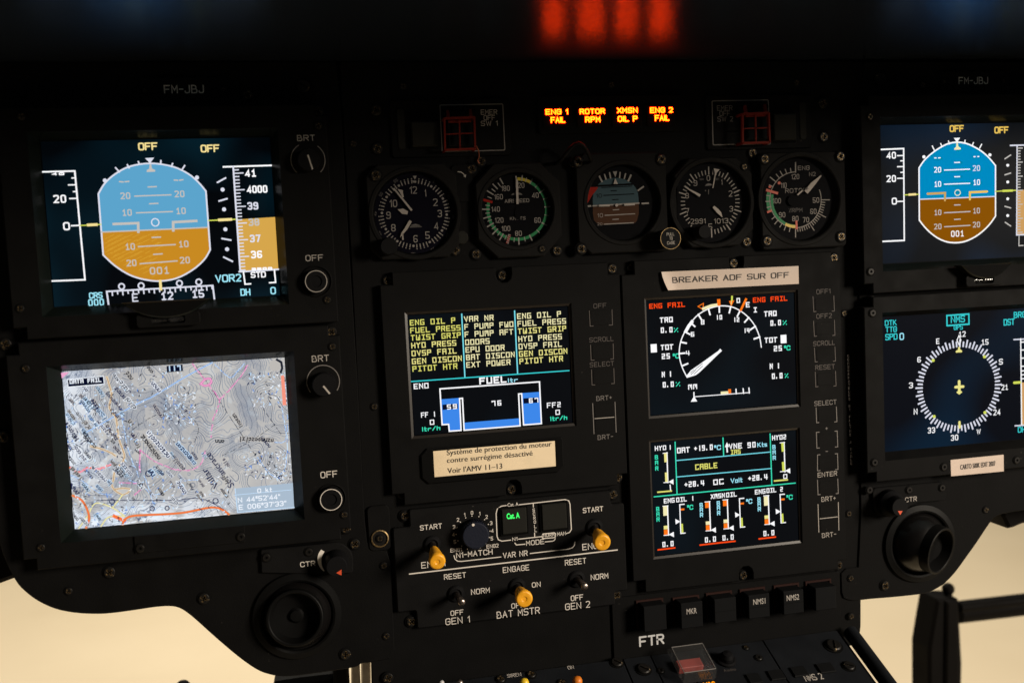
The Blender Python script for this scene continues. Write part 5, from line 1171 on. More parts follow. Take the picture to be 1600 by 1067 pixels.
mb = MB(); p = C1.at(GF).p(285, 915); mb.lathe([(.0052, 0), (.0052, .009), (.0046, .0105)], 'rubber', facing(p, GF), 28); mb.build('knob', root)
mb = MB(); p = C1.at(GF).p(1015, 822); mb.lathe([(.0042, 0), (.0042, .003), (.0036, .004)], 'keygrey', facing(p, 0), 28); mb.build('push_button', root)
for u, vv in [(587, 274), (711.3, 391)]: screw(root, u, vv, GF if u < 600 else 0)
# arrow mark between the first two gauges
mb = MB(); f = W(560, 240, 6.277, -.0009); p0, p1 = f.p(905, 110), f.p(1130, 470)
mb.plate(rrect(p0[0], p1[1], p1[0], p0[1], .003), -.0009, 0, 'unit', ch=.0003)
f2 = f; line(mb, f2, [(975, 180), (1008, 184), (1032, 202), (1045, 225)], 8, 'dimink', cap='r'); fill(mb, f2, [(1030, 222), (1056, 205), (1052, 238)], 'dimink')
mb.build('arrow_plate', ip)
# airspeed
v = C2.at(GF)
root, d, g = gauge('airspeed_indicator', 'airspeed gauge in knots with a green arc and white pointer, second in the row', octo(v, 65, 100, 940, 1000, 190), C2, (497, 546, 352))
v = C2.at(GD); c_ = (490, 548)
def arcband(mb, v, c_, r, w_, a0, a1, mat, ry=None, yoff=.00015):
    ry = ry or r
    pts = [v.p(c_[0] + r * math.sin(R(a0 + (a1 - a0) * i / 40)), c_[1] - ry * math.cos(R(a0 + (a1 - a0) * i / 40))) for i in range(41)]
    mb.stroke(pts, w_ * v.sx(*c_), v.y - yoff, mat, False, None)
arcband(d, v, c_, 288, 28, 27, 283, 'green', 294); arcband(d, v, c_, 288, 28, 0, 27, 'yellow', 298)
for p in [(543, 200), (645, 235), (765, 345), (828, 520), (792, 712), (640, 862), (508, 895), (318, 848), (250, 790), (198, 718), (163, 635), (150, 548), (197, 368), (248, 298), (318, 240)]: radial(d, v, c_, p, 66, 12, 'num')
for p in [(692, 303), (783, 437), (797, 610), (708, 778), (569, 858), (458, 866), (370, 840), (300, 800), (245, 738), (203, 665), (182, 587), (180, 507), (202, 425), (243, 350), (302, 292), (582, 240)]: radial(d, v, c_, p, 38, 8, 'num')
radial(d, v, c_, (160, 455), 78, 24, 'red')
line(d, v, [(392, 882), (412, 806)], 26, 'num'); 
for i in range(4): x, y = 391 + i * 5.5, 876 - i * 21; line(d, v, [(x - 11, y + 5), (x + 13, y - 8)], 9, 'red', yoff=.0004)
for t, x, y, w_ in [('180', 376, 344, 84), ('160', 308, 427, 84), ('140', 279, 548, 84), ('120', 314, 656, 84), ('100', 381, 738, 84), ('80', 503, 785, 66), ('60', 690, 656, 62), ('40', 668, 412, 66), ('20', 530, 314, 62)]: num(d, v, t, x, y, w_, 52, 'num', .13)
num(d, v, 'AIRSPEED', 488, 468, 240, 36, 'num', .14); num(d, v, 'KNOTS', 496, 639, 152, 32, 'num', .13)
fill(d, v, [(428, 408), (455, 388), (490, 380), (525, 390), (543, 406)], 'greyink', .0003); d.disc(v.p(494, 590), 30 * v.sx(490, 590), 62 * v.sz(490, 590), GD - .0006, 'dial')
d.build('dial', root); g.build('glass', root)
hand(root, 'pointer', C2, [[(473, 222), (484, 222), (486, 256), (498, 258), (505, 496), (483, 496), (477, 258)]], 'hand', GD - .0016)
for u, vv in [(751.5, 252.7), (737, 264.7), (743.5, 397.7), (870, 392), (896, 254)]: screw(root, u, vv, 0)
screw(root, 847, 389, GF, 'cross', 's')
# attitude indicator
v = C3.at(GF); (x0, z1), (x1, z0) = v.p(45, 112), v.p(872, 965)
root, d, g = gauge('attitude_indicator', 'standby horizon with a red OFF flag over its blue and brown drum, middle gauge', [(x0 + .008, z0), (x1, z0), (x1, z1 - .006), (x1 - .006, z1), (x0 + .006, z1), (x0, z1 - .006), (x0, z0 + .008)], C3, (478, 545, 318))
v = C3.at(GD)
win = [(205, 570), (203, 500), (215, 440), (245, 390), (300, 348), (350, 332), (400, 328), (450, 332), (505, 350), (555, 385), (588, 430), (602, 480), (607, 546)]
d.flat(smoothpoly(v.ps(win), 3), GD - .0001, 'sky'); d.flat(v.ps([(205, 570), (607, 546), (606, 640), (592, 700), (575, 722), (300, 740), (250, 735), (215, 700), (204, 640)]), GD - .0001, 'earth')
line(d, v, [(245, 398), (545, 382)], 16, 'dial', yoff=.0003); line(d, v, [(280, 412), (545, 400)], 7, 'dial', yoff=.0003)
for a, b_ in [((362, 441), (410, 439)), ((378, 519), (425, 516))]: line(d, v, [a, b_], 8, 'dial', yoff=.0003)
line(d, v, [(300, 481), (562, 468)], 8, 'dial', yoff=.0003); num(d, v, '10', 258, 484, 48, 36, 'dial', .12)
line(d, v, [(205, 573), (607, 549)], 12, 'num', yoff=.0003)
for a, b_ in [((382, 608), (430, 605)), ((378, 692), (427, 689)), ((310, 656), (570, 642)), ((302, 734), (558, 721))]: line(d, v, [a, b_], 8, 'num', yoff=.0003)
num(d, v, '10', 268, 657, 48, 36, 'num', .12); num(d, v, '20', 265, 733, 44, 22, 'num', .14)
for a, b_, w_ in [((262, 316), (283, 358), 15), ((306, 299), (318, 338), 12), ((350, 284), (358, 327), 12), ((442, 282), (438, 324), 12), ((489, 293), (479, 332), 12), ((536, 305), (515, 351), 15), ((645, 406), (602, 436), 14), ((637, 552), (688, 549), 14), ((142, 576), (182, 574), 14)]: line(d, v, [a, b_], w_, 'num', yoff=.0003)
fill(d, v, [(377, 271), (416, 270), (401, 322)], 'num', .0003)
d.build('dial', root); g.build('glass', root)
mb = MB(); w2 = C3.at(GD - .0012)
for p in ([(258, 563), (352, 561), (352, 577), (258, 579)], [(478, 553), (573, 549), (573, 567), (478, 571)], [(386, 380), (402, 330), (424, 380)]): mb.plate(w2.ps(p), GD - .0012, GD - .0009, 'hand')
mb.plate(circ(w2.p(413, 566), 13 * w2.sx(413, 566), 16), GD - .0012, GD - .0009, 'hand'); mb.build('aircraft_symbol', root)
mb = MB(); w2 = C3.at(GD - .0014); mb.plate(w2.ps([(178, 408), (250, 408), (240, 428), (200, 478), (140, 578), (150, 500), (165, 430)]), GD - .0014, GD - .0011, 'red'); mb.build('warning_flag', root)
mb = MB(); w2 = C3.at(-.016); p = w2.p(886, 858); pb = C3.at(GF).p(800, 830)
mb.lathe([(.0058, 0), (.0058, .010), (.0068, .0105), (.0068, .0118), (.0066, .0122)], 'rubber', facing(p, -.004), 36); mb.lathe([(.0067, .01225), (.0064, .01225)], 'brass', facing(p, -.004), 40, cap1=False)
f = C3.at(-.0163)
for t, x, y, w_ in [('PULL', 885, 822, 68), ('TO', 890, 858, 28), ('CAGE', 890, 898, 70)]: num(mb, f, t, x, y, w_, 28, 'dimink', .14)
mb.build('cage_knob', root)
for u, vv in [(903, 253), (1033, 249.4), (907.8, 389)]: screw(root, u, vv, GF)
# altimeter
v = C4.at(GF)
root, d, g = gauge('altimeter', 'altimeter with white ticks and two small number windows, fourth gauge', octo(v, 80, 112, 868, 960, 150), C4, (455, 545, 372))
v = C4.at(GD); c_ = (432, 540)
for i in range(50):
    t = R(7.2 * i - 2.2); l = 68 if i % 5 == 0 else 38; ro = 342 if i % 5 == 0 else 312; s_, k_ = math.sin(t), -math.cos(t)
    if 176 < 7.2 * i < 232 and i % 5 == 0 and i != 25: continue
    if 195 < 7.2 * i < 216: continue
    cx = c_[0] + (8 if s_ > 0 else 0); rr = .90
    line(d, v, [(cx + ro * rr * s_, c_[1] + ro * k_), (cx + (ro - l) * rr * s_, c_[1] + (ro - l) * k_)], 11 if i % 5 == 0 else 9, 'num')
for t, x, y, w_, h in [('0', 419, 306, 34, 54), ('1', 551, 343, 10, 54), ('2', 636, 458, 36, 58), ('3', 644, 607, 34, 54), ('5', 438, 780, 36, 58), ('7', 214, 628, 32, 54), ('8', 210, 478, 36, 54), ('9', 292, 355, 36, 54)]: num(d, v, t, x, y, w_, h, 'num', .12)
for x0_, y0_, t, w_ in [(245, 755, '2991', 145), (472, 752, '1013', 140)]:
    d.flat(v.ps([(x0_ - 6, y0_ + 10), (x0_ + w_ + 8, y0_ + 4), (x0_ + w_ + 8, y0_ - 62), (x0_ - 6, y0_ - 56)]), GD - .0002, 'cup'); text(d, v, t, x0_, y0_, x0_ + w_, 50, 'num', .12, yoff=.0004)
fill(d, v, [(382, 382), (400, 362), (422, 356), (444, 362), (462, 376)], 'greyink', .0003); num(d, v, '100', 351, 318, 40, 18, 'greyink', .14); num(d, v, 'FEET', 497, 317, 58, 18, 'greyink', .14)
line(d, v, [(420, 420), (420, 462)], 6, 'greyink'); dot(d, v, 390, 428, 6, 'greyink')
d.build('dial', root); g.build('glass', root)
hand(root, 'long_hand', C4, [[(178, 384), (212, 400), (345, 465), (333, 488), (235, 425)]], 'hand', GD - .0018)
hand(root, 'short_hand', C4, [[(462, 592), (478, 576), (520, 610), (545, 640), (558, 690), (505, 645)]], 'hand', GD - .0014)
hand(root, 'marker_hand', C4, [[(472, 210), (530, 220), (494, 262), (468, 404), (459, 402), (484, 258)]], 'hand', GD - .0010)
mb = MB(); p = C4.at(GF).p(330, 835); mb.lathe([(.0044, 0), (.0044, .008), (.0040, .009)], 'rubber', facing(p, GF), 28); mb.build('setting_knob', root)
for u, vv in [(1174.7, 239.6), (1166, 378)]: screw(root, u, vv, 0)
screw(root, 1162.7, 261, GF, 'cross', 's')
# tachometer
v = C5.at(GF); (x0, z1), (x1, z0) = v.p(105, 55), v.p(962, 972)
root, d, g = gauge('tachometer', 'rotor and engine speed gauge with green and orange arcs, last gauge on the right', rrect(x0, z0, x1, z1, .003), C5, (512, 508, 378))
v = C5.at(GD); c_ = (457, 518)
arcband(d, v, c_, 252, 7, 68, 360, 'num', 273, .00016); arcband(d, v, c_, 232, 26, 180, 282, 'green', 258, .00012); arcband(d, v, c_, 238, 26, 178, 205, 'capy', 262, .0003); arcband(d, v, c_, 270, 34, 246, 286, 'green', 292, .00012)
for a_, l, w_ in [(0, 90, 12), (-10, 40, 9), (-20, 45, 9), (-30, 50, 9), (-39, 50, 9), (-50, 72, 10), (-62, 40, 9), (-82, 36, 9), (-93, 42, 9), (-104, 36, 9), (-127, 40, 9), (-137, 50, 9), (-148, 40, 9), (-158, 46, 9), (-168, 44, 9), (180, 92, 10)]:
    s_, k_ = math.sin(R(a_)), -math.cos(R(a_)); line(d, v, [(c_[0] + 250 * s_, c_[1] + 272 * k_), (c_[0] + (250 + l) * s_, c_[1] + (272 + l) * k_)], w_, 'num')
for i in range(19):
    a_ = 90 + i * 4.75; l = 84 if i in (0, 6, 12) else 38; s_, k_ = math.sin(R(a_)), -math.cos(R(a_)); line(d, v, [(c_[0] + 250 * s_, c_[1] + 272 * k_), (c_[0] + (250 + l) * s_, c_[1] + (272 + l) * k_)], 8, 'num')
line(d, v, [(177, 424), (273, 452)], 24, 'tri', yoff=.0004); line(d, v, [(186, 636), (212, 626)], 20, 'tri', yoff=.0004); line(d, v, [(464, 732), (466, 796)], 20, 'tri', yoff=.0004); dot(d, v, 295, 353, 15, 'tri', .0004); dot(d, v, 205, 390, 14, 'tri', .0004)
for t, x, y, w_ in [('120', 455, 292, 78), ('110', 341, 377, 58), ('100', 274, 529, 80), ('90', 326, 666, 62), ('80', 455, 703, 62), ('70', 559, 715, 62), ('60', 632, 632, 62), ('50', 658, 522, 62)]: num(d, v, t, x, y, w_, 52, 'num', .13)
num(d, v, 'ENG', 537, 207, 114, 42, 'num', .13); num(d, v, 'N2', 622, 267, 64, 40, 'num', .12); num(d, v, 'ROTOR', 462, 430, 214, 42, 'num', .13); num(d, v, '%RPM', 458, 622, 132, 40, 'greyink', .12)
d.build('dial', root); g.build('glass', root)
hand(root, 'pointer', C5, [[(545, 428), (612, 350), (706, 276), (713, 284), (650, 370), (578, 458)], [(472, 465), (525, 418), (535, 428), (484, 474)]], 'hand', GD - .0018)
hb2 = MB(); w2 = C5.at(GD - .0020); text(hb2, w2, 'R', 570, 425, 592, 28, 'black', .14, ang=R(40)); hb2.lathe([(.0035, 0), (.0035, .0012)], 'dial', facing(C5.at(GD - .001).p(430, 525), GD - .0002), 24); hb2.build('hub', root)
for u, vv in [(1194, 248.8), (1312, 245), (1198, 376.6), (1313.4, 370)]: screw(root, u, vv, GF)
# bracket with hoop above the middle gauge
mb = MB(); q = [(lambda r_: (r_[0], -.012 - .006 * math.sin(i / 8 * math.pi), r_[1]))(P(876 + i * 6, 252 - 26 * math.sin(i / 8 * math.pi), -.012)) for i in range(9)]
mb.tube([(q[0][0], 0, q[0][2])] + q + [(q[-1][0], 0, q[-1][2])], .0011, 'vent', 10); o = mb.build('wire_hoop'); tag(o, 'black hoop bracket below the red warning lights, catching a red glint', 'bracket')

# ------------------------------------------------------------------ engine switch panel
YP = -.0040
v = V10.at(YP)
sp_ = thing('switch_panel', 'black engine switch panel with three amber-tipped toggles under the cream placard', 'switch panel', (P(800, 980)[0], 0, P(800, 980)[1]))
x0, x1 = (v.p(62, 260)[0] + v.p(85, 900)[0]) / 2, (v.p(1588, 200)[0] + v.p(1598, 700)[0]) / 2
z1, z0 = v.p(820, 92)[1], v.p(820, 862)[1]
mb = MB(); out = notched(x0, z0, x1, z1, {'tl': .0105, 'tr': .0088, 'bl': .0115, 'br': .0085})
mb.plate(fillet(out, .0016, 3), YP, 0, 'switchp', ch=.0007)
for t, x, y, x1_, h, wt in [('START', 237, 288, 383, 34, .14), ('START', 1308, 174, 1443, 34, .14), ('ENG 1', 246, 538, 405, 42, .12), ('ENG 2', 1305, 418, 1465, 42, .12), ('N1-MATCH', 475, 470, 716, 37, .13), ('ENG1', 437, 432, 512, 25, .14), ('ENG2', 675, 406, 754, 25, .14), ('N1', 844, 357, 878, 24, .15),
    ('NORM', 1046, 333, 1122, 24, .15), ('MAN', 1139, 324, 1196, 25, .14), ('MODE', 935, 388, 1055, 33, .13), ('VAR NR', 783, 471, 946, 37, .13), ('RESET', 395, 612, 541, 36, .13), ('ENGAGE', 782, 567, 957, 38, .12), ('RESET', 1190, 519, 1331, 38, .12), ('NORM', 573, 711, 697, 37, .13), ('ON', 973, 663, 1031, 34, .13),
    ('NORM', 1360, 615, 1476, 37, .13), ('OFF', 438, 849, 524, 34, .13), ('GEN 1', 405, 910, 566, 44, .11), ('OFF', 838, 801, 925, 34, .13), ('BAT MSTR', 742, 867, 1027, 46, .11), ('OFF', 1229, 752, 1311, 37, .13), ('GEN 2', 1192, 812, 1356, 44, .11)]:
    text(mb, v, t, x, y, x1_, h, 'ink', wt)
vtext(mb, v, 'Cat. A', 812, 131, 885, 22, 'ink', .01)
for ch, y in zip('SCROLL', (165, 190, 217, 243, 272, 298)): text(mb, v, ch, 977 + (y - 165) * .1, y, 992 + (y - 165) * .1, 22, 'ink', .15)
for t, x, y in [('1', 530, 185), ('0', 579, 172), ('1', 629, 177), ('2', 675, 199), ('3', 705, 240), ('4', 713, 290), ('5', 710, 341), ('2', 487, 218), ('3', 461, 265), ('4', 457, 315), ('5', 467, 363)]: text(mb, v, t, x - (3 if t == '1' else 8), y + 12, x + (5 if t == '1' else 8), 25, 'ink', .15)
for x, y in [(578, 192), (624, 196), (661, 216), (686, 247), (697, 291), (692, 333), (669, 372), (634, 400), (549, 409), (511, 389), (486, 355), (474, 313), (480, 268), (502, 232), (537, 204)]: dot(mb, v, x, y, 3.5, 'ink')
line(mb, v, [(168, 573), (1533, 415)], 8, 'ink'); lw_ = 6
for pts in ([(803, 123), (772, 127), (745, 145), (737, 175), (743, 325), (752, 348), (775, 357), (832, 350)], [(886, 344), (1038, 327)], [(1197, 308), (1220, 300), (1232, 280), (1223, 115), (1215, 92), (1190, 84), (890, 118)], [(981, 108), (982, 132)], [(990, 305), (991, 330)], [(861, 370), (870, 382), (926, 377)], [(1060, 362), (1108, 357), (1120, 352), (1126, 340)],
            [(460, 453), (467, 476), (485, 489), (510, 490), (768, 461)], [(962, 438), (1215, 409), (1240, 400), (1252, 385), (1255, 364)], [(1040, 320), (1045, 310), (1120, 302), (1128, 308), (1127, 328), (1120, 334), (1046, 340), (1040, 334), (1040, 320)]): line(mb, v, pts, lw_, 'ink')
mb.build('plate', sp_)
mb = MB(); c_ = v.p(590, 300); r = 88 * v.sx(590, 300)
mb.lathe([(r * 1.0, 0), (r * 1.0, .0075), (r * .95, .0085), (r * .9, .0086)], 'knobblue', facing(c_, YP), 48); 
for i in range(36): t = R(10 * i); mb.bar((c_[0] + r * math.cos(t), YP, c_[1] + r * math.sin(t)), (c_[0] + r * math.cos(t), YP - .0072, c_[1] + r * math.sin(t)), .0007, .0007, 'knobblue', Vector((math.cos(t), 0, math.sin(t))))
w2 = v.at(YP - .0087); dot(mb, w2, 587, 251, 9, 'ink'); mb.build('match_knob', sp_)
for q, lit in (([(776, 150), (937, 138), (942, 302), (780, 318)], True), ([(1037, 120), (1200, 108), (1206, 275), (1043, 290)], False)):
    mb = MB(); yb = YP - .0022; g = v.at(yb).ps(q); bx = (min(p[0] for p in g), (g[2][1] + g[3][1]) / 2, max(p[0] for p in g), (g[0][1] + g[1][1]) / 2)
    mb.plate(rect(bx[0] - .0011, bx[1] - .0011, bx[2] + .0011, bx[3] + .0011), YP - .0012, YP, 'cup', [rect(bx[0] - .0004, bx[1] - .0004, bx[2] + .0004, bx[3] + .0004)[::-1]], ch=.0003)
    mb.plate(rrect(*bx, .0006), yb, YP, 'keygrey', ch=.0006)
    if lit: vtext(mb, v.at(yb), 'Cat. A', 807, 212, 893, 36, 'grn', .035)
    o = mb.build('push_button', sp_); o['label'] = 'square button with a lit green legend' if lit else 'square button, unlit'
def toggle(x, y, tx, ty, rpx, kind, L, yb=YP, parent=None, v=v, rb=56):
    c_ = v.p(x, y); rr = rb * v.sx(x, y)
    mb = MB(); mb.lathe([(rr, 0), (rr, .0008), (rr * .86, .0016), (rr * .62, .0019), (rr * .5, .0010)], 'rubber', facing(c_, yb), 32); o = mb.build('toggle_switch', parent)
    tip = v.at(yb - L).p(tx, ty); a, b_ = Vector((c_[0], yb - .0008, c_[1])), Vector((tip[0], yb - L, tip[1])); l = (b_ - a).length; rt = rpx * v.at(yb - L).sx(tx, ty)
    m2 = MB(); Mx = along(a, b_)
    if kind == 'metal': m2.lathe([(rt * .72, 0), (rt * .82, l * .5), (rt, l * .85), (rt * .97, l * .95), (rt * .72, l), (rt * .25, l * 1.005)], 'steel', Mx, 28, True); m2.lathe([(rt * .25, l * 1.006), (rt * .01, l * .985)], 'cup', Mx, 16)
    else:
        m2.lathe([(.0018, 0), (.0020, l * .34)], 'steel', Mx, 20, cap1=False)
        m2.lathe([(.0024, l * .30), (rt * .62, l * .42), (rt * .92, l * .80), (rt, l * .88), (rt, l * .955), (rt * .93, l * .995), (rt * .78, l * 1.005), (rt * .34, l * .992)], kind, Mx, 32, True, cap1=False)
        m2.lathe([(rt * .34, l * .992), (rt * .24, l * .975), (.00001, l * .975)], 'whiteband' if (x, y) == (878, 652) else kind, Mx, 20, cap1=False)
    m2.build('lever', o)
toggle(318, 376, 352, 497, 55, 'cap', .024, parent=sp_); toggle(1384, 266, 1437, 371, 55, 'cap', .024, parent=sp_); toggle(876, 654, 924, 741, 56, 'cap', .024, parent=sp_)
toggle(474, 702, 513, 764, 26, 'metal', .017, parent=sp_); toggle(1268, 606, 1324, 661, 26, 'metal', .017, parent=sp_)
for u, vv in [(633, 805), (957, 772), (643, 970), (963, 928.6)]: screw(sp_, u, vv, -.0005)

# ------------------------------------------------------------------ row of push buttons with FTR
v = V12.at(-.0016)
bp = thing('button_panel', 'black panel strip with six square push buttons above the letters FTR', 'button panel', (P(1140, 1010)[0], 0, P(1140, 1010)[1]))
x0, x1 = v.p(-12, 420)[0], v.p(1488, 240)[0]; z1, z0 = v.p(780, 135)[1], v.p(780, 500)[1]
mb = MB(); mb.plate(rrect(x0, z0 - .008, x1, z1, .002), -.0016, 0, 'panel', ch=.0004); text(mb, v, 'FTR', 163, 549, 329, 70, 'whiteband', .17); mb.build('plate', bp)
for fr_, cp_, t in [([(148, 262), (333, 246)], [(190, 285), (340, 270), (346, 436), (196, 450)], None), ([(384, 238), (565, 218)], [(435, 264), (580, 247), (584, 414), (440, 432)], ('MKR', 475, 333, 542, 35)), ([(610, 211), (787, 188)], [(655, 236), (801, 221), (804, 379), (660, 395)], None),
    ([(834, 183), (1006, 161)], [(880, 211), (1020, 196), (1024, 350), (885, 366)], ('NMS1', 913, 271, 993, 36)), ([(1054, 156), (1226, 134)], [(1110, 186), (1244, 170), (1248, 322), (1113, 340)], ('NMS2', 1133, 245, 1215, 36)), ([(1269, 126), (1445, 106)], [(1320, 165), (1458, 147), (1463, 296), (1325, 313)], None)]:
    Lc = .0105; f0 = v.ps(fr_); cap = v.at(-.0016 - Lc).ps(cp_)
    cx0, cx1 = (cap[0][0] + cap[3][0]) / 2, (cap[1][0] + cap[2][0]) / 2; cz1, cz0 = (cap[0][1] + cap[1][1]) / 2, (cap[2][1] + cap[3][1]) / 2
    mx, mz = (cx0 + cx1) / 2, (cz0 + cz1) / 2; hw = (f0[1][0] - f0[0][0]) / 2 * .97
    mb = MB(); mb.plate(rect(mx - hw, mz - hw, mx + hw, mz + hw), -.0028, -.0016, 'keyframe', [rect(mx - hw + .0012, mz - hw + .0012, mx + hw - .0012, mz + hw - .0012)[::-1]], ch=.0003, wallmat='cup')
    mb.plate(rrect(cx0, cz0, cx1, cz1, .0005), -.0016 - Lc, -.0016, 'key', ch=.0005)
    if cp_[0][0] not in (190, 1320): zc = cz0 + (cz1 - cz0) * .47; mb.add([(cx0 + .0006, -.0018 - Lc, zc), (cx1 - .0006, -.0018 - Lc, zc), (cx1 - .0006, -.0018 - Lc, zc + .0003), (cx0 + .0006, -.0018 - Lc, zc + .0003)], [[0, 1, 2, 3]], 'cup')
    if t: vtext(mb, v.at(-.0016 - Lc), t[0], t[1], t[2], t[3], t[4], 'dimink', .01)
    o = mb.build('push_button', bp)
    if t: o['label'] = 'button lettered ' + t[0]

# ------------------------------------------------------------------ light dimmers and air vents
dm = thing('dimmer_panel', 'small dark plate with CTR knob above the left air vent', 'dimmer', (P(470, 895)[0], 0, P(470, 895)[1]))
v = V11.at(-.0036); mb = MB()
mb.plate(fillet(v.ps([(122, 130), (690, 76), (772, 150), (774, 292), (590, 302), (128, 292)]), [.001, .004, .004, .002, .001, .001]), -.0036, -.0012, 'switchp', ch=.0005)
text(mb, v, 'CTR', 402, 251, 509, 37, 'ink', .14)
mb.build('plate', dm)
mb = MB(); mb.flat(smoothpoly(v.ps([(548, 126), (530, 155), (523, 190), (528, 225), (545, 258), (568, 280)]), 4) + smoothpoly(v.ps([(572, 276), (556, 245), (550, 205), (556, 170), (572, 140)]), 4), -.0039, 'ink'); mb.build('scale_mark', dm)
def ctrknob(parent, v, x, y, x2, y2, rb, rt, L, tri_):
    c_, t_ = v.p(x, y), v.at(v.y - L).p(x2, y2); mb = MB()
    ra, rb2 = rb * v.sx(x, y), rt * v.at(v.y - L).sx(x2, y2); Mx = along((c_[0], v.y, c_[1]), (t_[0], v.y - L, t_[1])); l = (Vector((c_[0], v.y, c_[1])) - Vector((t_[0], v.y - L, t_[1]))).length
    Mx = facing(t_, v.y)
    mb.lathe([(ra, 0), (ra * .98, L * .35), (rb2 * 1.1, L * .55), (rb2, L * .97), (rb2 * .94, L)], 'rubber', Mx, 40)
    w2 = v.at(v.y - L - .0002); mb.flat(w2.ps(tri_), w2.y, 'tri'); return mb.build('knob', parent)
ctrknob(dm, v, 650, 205, 657, 248, 86, 74, .012, [(655, 292), (692, 267), (692, 309)])
for u, vv in [(416.2, 870.4), (482.6, 861.7)]: screw(dm, u, vv, -.0036, 'hex', 's')
dm2 = thing('dimmer_panel', 'small dark plate with CTR knob at the upper left of the right air vent', 'dimmer', (P(1420, 780)[0], 0, P(1420, 780)[1]))
v = V14.at(-.0036); mb = MB()
mb.plate(fillet(v.ps([(205, 75), (580, 40), (584, 135), (420, 150), (360, 200), (290, 222), (215, 205)]), .004), -.0036, -.0012, 'unit', ch=.0005); text(mb, v, 'CTR', 372, 145, 432, 25, 'dimink', .13); mb.build('plate', dm2)
mb = MB(); mb.flat(smoothpoly(v.ps([(310, 88), (332, 94), (350, 110)]), 4) + smoothpoly(v.ps([(340, 114), (325, 102), (310, 94)]), 4), -.0039, 'ink'); mb.build('scale_mark', dm2)
ctrknob(dm2, v, 300, 138, 348, 170, 62, 41, .014, [(336, 189), (360, 189), (348, 210)])
for u, vv in [(1358, 765), (1420, 765), (1471.6, 761.5), (554.3, 849)][:3]: screw(dm2, u, vv, -.0036, 'hex', 's')

def vent(label, v, cx, cy, rflange, rball, ox, oy, ropen, depth, hub):
    c_ = v.p(cx, cy); k_ = v.sx(cx, cy); rf, rb = rflange * k_, rball * k_
    root = thing('air_vent', label, 'air vent', (c_[0], 0, c_[1] - rf)); I = facing(c_, v.y)
    mb = MB(); mb.lathe([(rf, 0), (rf, .0012), (rf * .985, .0018), (rb * 1.10, .0026), (rb * 1.04, .0020), (rb * 1.0, -.002)], 'vent', I, 64, cap1=False); mb.build('flange', root)
    t_ = v.at(v.y - depth).p(ox, oy); ctr = Vector((c_[0], v.y + rb * .35, c_[1])); tip = Vector((t_[0], v.y - depth, t_[1])); dr = (tip - ctr); L = dr.length; Mx = along(ctr, tip); ro = ropen * v.at(v.y - depth).sx(ox, oy)
    mb = MB(); R_ = rb * 1.05; a0 = math.asin(min(ro * 1.08 / R_, .97))
    mb.lathe([(R_ * math.sin(a), R_ * math.cos(a)) for a in [a0 + (1.75 - a0) * i / 16 for i in range(17)]], 'gloss', Mx, 64, True, cap1=False)
    z_ = R_ * math.cos(a0)
    mb.lathe([(ro * 1.08, z_), (ro * 1.06, L * .985), (ro * 1.03, L), (ro * .97, L), (ro * .94, L * .98), (ro * .95, L * .978)], 'vent', Mx, 64, False, cap1=False)
    mb.lathe([(ro * .95, L * .978), (ro * .86, L * .72), (ro * .80, L * .5)], 'vent' if hub else 'cup', Mx, 64, True, cap1=False)
    mb.build('ball', root)
    mb = MB(); mb.lathe([(ro * .86, L * .62), (ro * .30, L * .55), (ro * .24, L * .60), (ro * .20, L * .66), (ro * .05, L * .665)], 'vent' if hub else 'cup', Mx, 40); mb.build('damper', root)
    return root
vent('round black air vent at lower left, its nozzle facing the viewer', V11.at(-.0014), 382, 590, 318, 246, 362, 613, 192, .011, True)
vent('round black air vent at lower right, its nozzle swung to the right', V14.at(-.0014), 445, 352, 180, 140, 558, 394, 104, .0115, False)

# ------------------------------------------------------------------ sloping console below
K1, K2 = W(640, 1010, 5.0, 0, Q), W(960, 860, 3.636, 0, Q)
def cpanel(name, label, cat, quad, mat='console', h=.0):
    p = [Q(*q) for q in quad]; w0 = XP @ Vector((sum(q[0] for q in p) / 4, 0, min(q[1] for q in p)))
    root = thing(name, label, cat, tuple(w0)); mb = MB(XP); mb.plate(p, -h, .004, mat, ch=.0005); return root, mb
def qx(u, v_): return Q(u, v_)[0]
bt = -.10
def strip(u0_, v0_, u1, v1, top=0.0):
    x0, b0 = Q(u0_, v0_); x1, b1 = Q(u1, v1); b_ = (b0 + b1) / 2; return [(x0, bt), (x1, bt), (x1, b_), (x0, b_)]
def poly_panel(name, label, cat, pts, h=.0006):
    w0 = XP @ Vector((sum(q[0] for q in pts) / len(pts), 0, bt)); root = thing(name, label, cat, tuple(w0)); mb = MB(XP); mb.plate(pts, -h, .004, 'console', ch=.0004); return root, mb
def cscrew(parent, u, v_, kind='slot', size='b', h=.0006, sc=1.0, rot=None):
    x, b_ = Q(u, v_); o = bpy.data.objects.new('screw', SCREWS[(kind, size)]); COL.objects.link(o)
    o.matrix_world = XP @ Matrix.Translation((x, -h, b_)) @ Matrix.Rotation(rot if rot is not None else random.uniform(0, 6), 4, 'Y') @ Matrix.Scale(sc, 4)
    mw = o.matrix_world.copy(); adopt(o, parent); o.matrix_basis = mw
